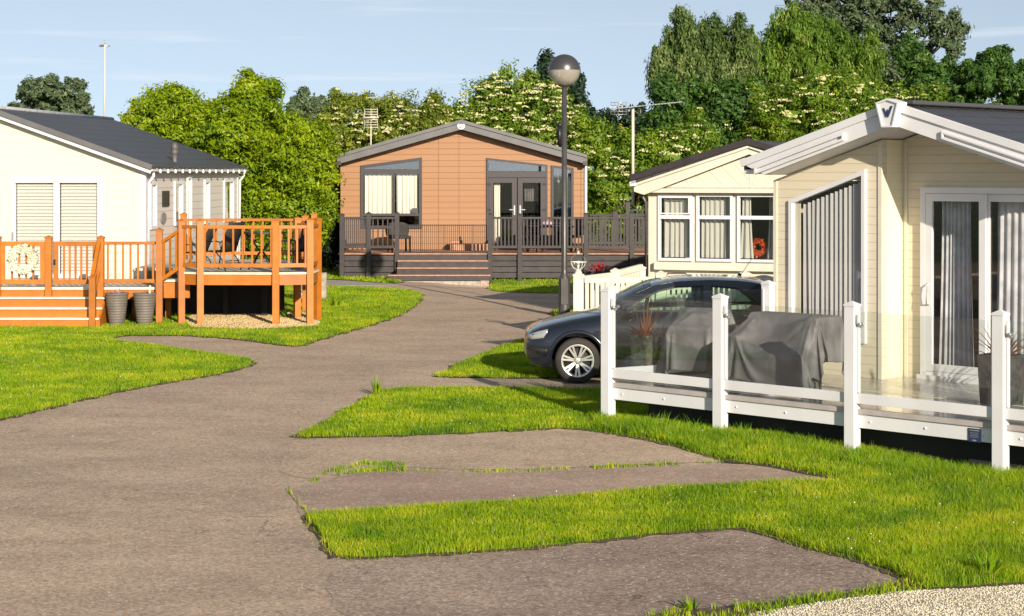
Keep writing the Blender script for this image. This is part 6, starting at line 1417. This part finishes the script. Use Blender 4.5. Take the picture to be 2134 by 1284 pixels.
# wheel
w0 = MB(); w0.lathe([(.205,-.09),(.225,-.098),(.285,-.092),(.300,-.07),(.302,0),(.300,.07),(.285,.092),(.225,.098),(.205,.09)], 48)
rim = MB(); rim.lathe([(.190,-.070),(.194,-.088),(.216,-.096),(.226,-.090)], 48); rim.lathe([(.190,-.070),(.186,-.03),(.186,.08)], 48)
for k in range(7):
    for d in (-.115, .115):
        a = 2*PI*k/7+PI/2; a1 = a+d*1.15; a0 = a+d*.9
        rim.bar((.05*math.cos(a0), .05*math.sin(a0), -.062), (.206*math.cos(a1*1), .206*math.sin(a1*1), -.082), .026, .022, up=(0,0,1))
rim.lathe([(0,-.072),(.03,-.074),(.048,-.066),(.058,-.045),(.06,0)], 24)
hub = MB(); hub.lathe([(0,.0),(.19,.0),(.19,-.02),(0,-.02)], 32)
lug = MB()
for k in range(4): lug.lathe([(0,-.010),(.007,-.010),(.008,0)], 8, (.036*math.cos(k*PI/2+.4), .036*math.sin(k*PI/2+.4), -.068))
first = None
for x in XW:
    for sg in (-1, 1):
        if first is None:
            first = w0.build('wheel', RUBBER, car); rim.build('rim', ALLOY, first); hub.build('brake_disc', CARDK, first); lug.build('wheel_nuts', CARDK, first); wo_ = first
        else: wo_ = dup(first, car)
        wo_.location = (x, sg*(CW/2-.085), RWL); wo_.rotation_euler = (-PI/2 if sg < 0 else PI/2, .0, 0)
        if sg < 0: wo_.rotation_euler = (-PI/2, 0, 0)
# ================================================================== street lamp
lx, ly = G(1176, 661)
SLm = thing('street_lamp', 'dark grey street lamp with a half-metal globe beside the road', 'street lamp', (lx, ly, 0)); s = F/ly
def lz(py): return CH-(py-HY)/s
mb = MB(); mb.lathe([(.115,-.1),(.115,lz(583)),(.108,lz(579)),(.065,lz(572)),(.055,lz(560)),(.050,lz(182)),(.0,lz(182))], 24); mb.build('pole', LAMPM, SLm)
mb = MB(); mb.box(-.07, .07, -.124, -.105, .25, .75); mb.build('access_door', LAMPM, SLm, bevel=.004)
rg = 33.2/s; zc_ = lz(147)
mb = MB(); mb.lathe([(.05, lz(182)), (.12, lz(179)), (.13, lz(174)), (.05, lz(172)), (.05, lz(166)), (.0, lz(166))], 24); mb.build('collar', LAMPM, SLm)
lowm = bpy.data.materials.new('smoked_globe'); lowm.use_nodes = True; nt = lowm.node_tree; nt.nodes.clear(); o_ = nt.nodes.new('ShaderNodeOutputMaterial'); t_ = nt.nodes.new('ShaderNodeBsdfTransparent'); t_.inputs[0].default_value = (.78,.75,.68,1)
p_ = nt.nodes.new('ShaderNodeBsdfPrincipled'); p_.inputs['Base Color'].default_value = (.62,.58,.50,1); p_.inputs['Roughness'].default_value = .15; x_ = nt.nodes.new('ShaderNodeMixShader'); x_.inputs[0].default_value = .42
nt.links.new(t_.outputs[0], x_.inputs[1]); nt.links.new(p_.outputs[0], x_.inputs[2]); nt.links.new(x_.outputs[0], o_.inputs[0])
mb = MB(); mb.lathe([(rg*math.sin(t), zc_-rg*math.cos(t)) for t in np.linspace(.25, PI/2+.02, 20)], 40); mb.build('globe', lowm, SLm)
mb = MB(); mb.lathe([((rg+.006)*math.sin(t), zc_+(rg+.006)*math.cos(t)) for t in np.linspace(0, PI/2-.02, 20)], 40); mb.build('hood', mat('brushed_hood', (.10,.095,.10), .32, metal=.6), SLm)
mb = MB(); mb.lathe([(0,zc_-rg*.75),(.09,zc_-rg*.75),(.09,zc_-rg*.35),(.05,zc_-rg*.25),(.05,zc_-rg*.02),(0,zc_)], 16)
for k in range(4): mb.lathe([(.05,zc_-.03-.04*k),(.10,zc_-.035-.04*k),(.05,zc_-.045-.04*k)], 20)
mb.build('lamp_holder', mat('lamp_inner', (.12,.10,.09), .5), SLm)

# ================================================================== aerials
def aerial(name, label, px, py0, py1, Y, r=.018, material=STEEL):
    s = F/Y; t = thing(name, label, 'aerial', ((px-CX)/s, Y, CH+(HY-py0)/s)); h = (py0-py1)/s
    mb = MB(); mb.tube([(0,0,-.6),(0,0,h)], r, 8); mb.build('pole', material, t); return t, s, h
PALEP = mat('pale_pole', (.55,.50,.45), .5)
t, s, h = aerial('mast_aerial', 'tall thin mast with a small crossed aerial above the pale bungalow roof', 218, 245, 92, 46, .024, PALEP)
mb = MB(); mb.tube([(-11/s,0,h-.05),(11/s,0,h-.05)], .02, 6); mb.tube([(-6/s,-.2,h-.03),(6/s,.2,h-.03)], .014, 6); mb.tube([(0,0,h),(0,0,h+.10)], .012, 6); mb.build('crossed_rods', STEEL, t)
t, s, h = aerial('grid_aerial', 'grid television aerial on a short pole behind the left roof slope of the lodge', 773, 305, 262, 53, .02, PALEP)
mb = MB()
for k in range(8): z = h-.05+k*.075+.0; mb.tube([(-.20,0,z),(.20,0,z)], .011, 6)
for x in (-.19, .0, .19): mb.tube([(x,0.01,h-.1),(x,.01,h+.5)], .010, 6)
mb.tube([(-.24,-.1,h+.22),(.24,-.1,h+.24)], .02, 6); mb.build('grid', PALEP, t)
t, s, h = aerial('yagi_aerial', 'long yagi television aerial on a pale pole beside the cream caravan', 1319, 360, 225, 33.6, .028, PALEP)
mb = MB(); q0 = Vector((-46/s,0,h-.02)); q1 = Vector((100/s,-.3,h+.10)); mb.bar(q0, q1, .018, .018)
for k in range(16):
    c = q0+(q1-q0)*(.30+.045*k); mb.tube([c+Vector((0,-.09,-.0)), c+Vector((0,.09,0))], .004, 5)
mb.build('boom', STEEL, t)
mb = MB()
for k in range(5): z = h-.12+k*.055; mb.tube([(-46/s,0,z),(-12/s,0,z)], .006, 5)
for k in range(5): x = -46/s+k*8/s; mb.tube([(x,0,h-.13),(x,0,h+.11)], .006, 5)
mb.build('reflector', STEEL, t)
mb = MB(); mb.tube([(.03,0,h-.05),(.15,0,h-.16),(.14,0,h-.02)], .008, 5); mb.build('bracket', STEEL, t)
for k, (px, y0, y1, Y) in enumerate(((1293, 310, 262, 75), (1149, 300, 262, 70))):
    s = F/Y; p = thing('rusty_post', ['rusty red post among the trees left of the caravan aerial', 'rusty red post among the elders left of the street lamp'][k], 'post', ((px-CX)/s, Y, 0)); mb = MB(); mb.tube([(0,0,0),(0,0,CH+(HY-y1)/s)], .06, 8); mb.box(-.14,.14,-.04,.04,CH+(HY-y1-8)/s,CH+(HY-y1-2)/s); mb.build('post', mat('rust_red', (.22,.05,.03), .8, nscale=10), p)

# ---- weeds and bits
def weed(px, py, h, w, n, label, seed, material=None, spread=.6):
    x, y = G(px, py); t = thing('weed', label, 'weed', (x, y, float(hgt(x, y))+.01)); spray('leaves', t, (0,0,0), n, h, w, material or GRT, spread=spread, droop=.3, seed=seed); return t
weed(786, 826, .26, .035, 14, 'upright weed on the left tip of the middle lawn beside the road', 3, GR, .3)
weed(2060, 1205, .22, .045, 16, 'broad-leaved weed at the lower right beside the pale gravel', 4, GR, .8)
weed(1905, 1172, .15, .04, 10, 'broad-leaved weed in the grass near the tip of the nearest parking pad', 5, GR, .9)
weed(1065, 903, .08, .03, 12, 'small dark weed on the near edge of the middle lawn', 6, GRT, 1.0)
weed(1440, 1272, .10, .035, 14, 'low weed on the soil strip at the bottom edge', 7, GR, 1.1)
weed(600, 665, .30, .04, 18, 'leafy weed growing behind the orange deck posts', 8, GR, .9)
weed(700, 640, .28, .05, 24, 'leafy weed in the grass right of the orange deck', 9, GR, .9)
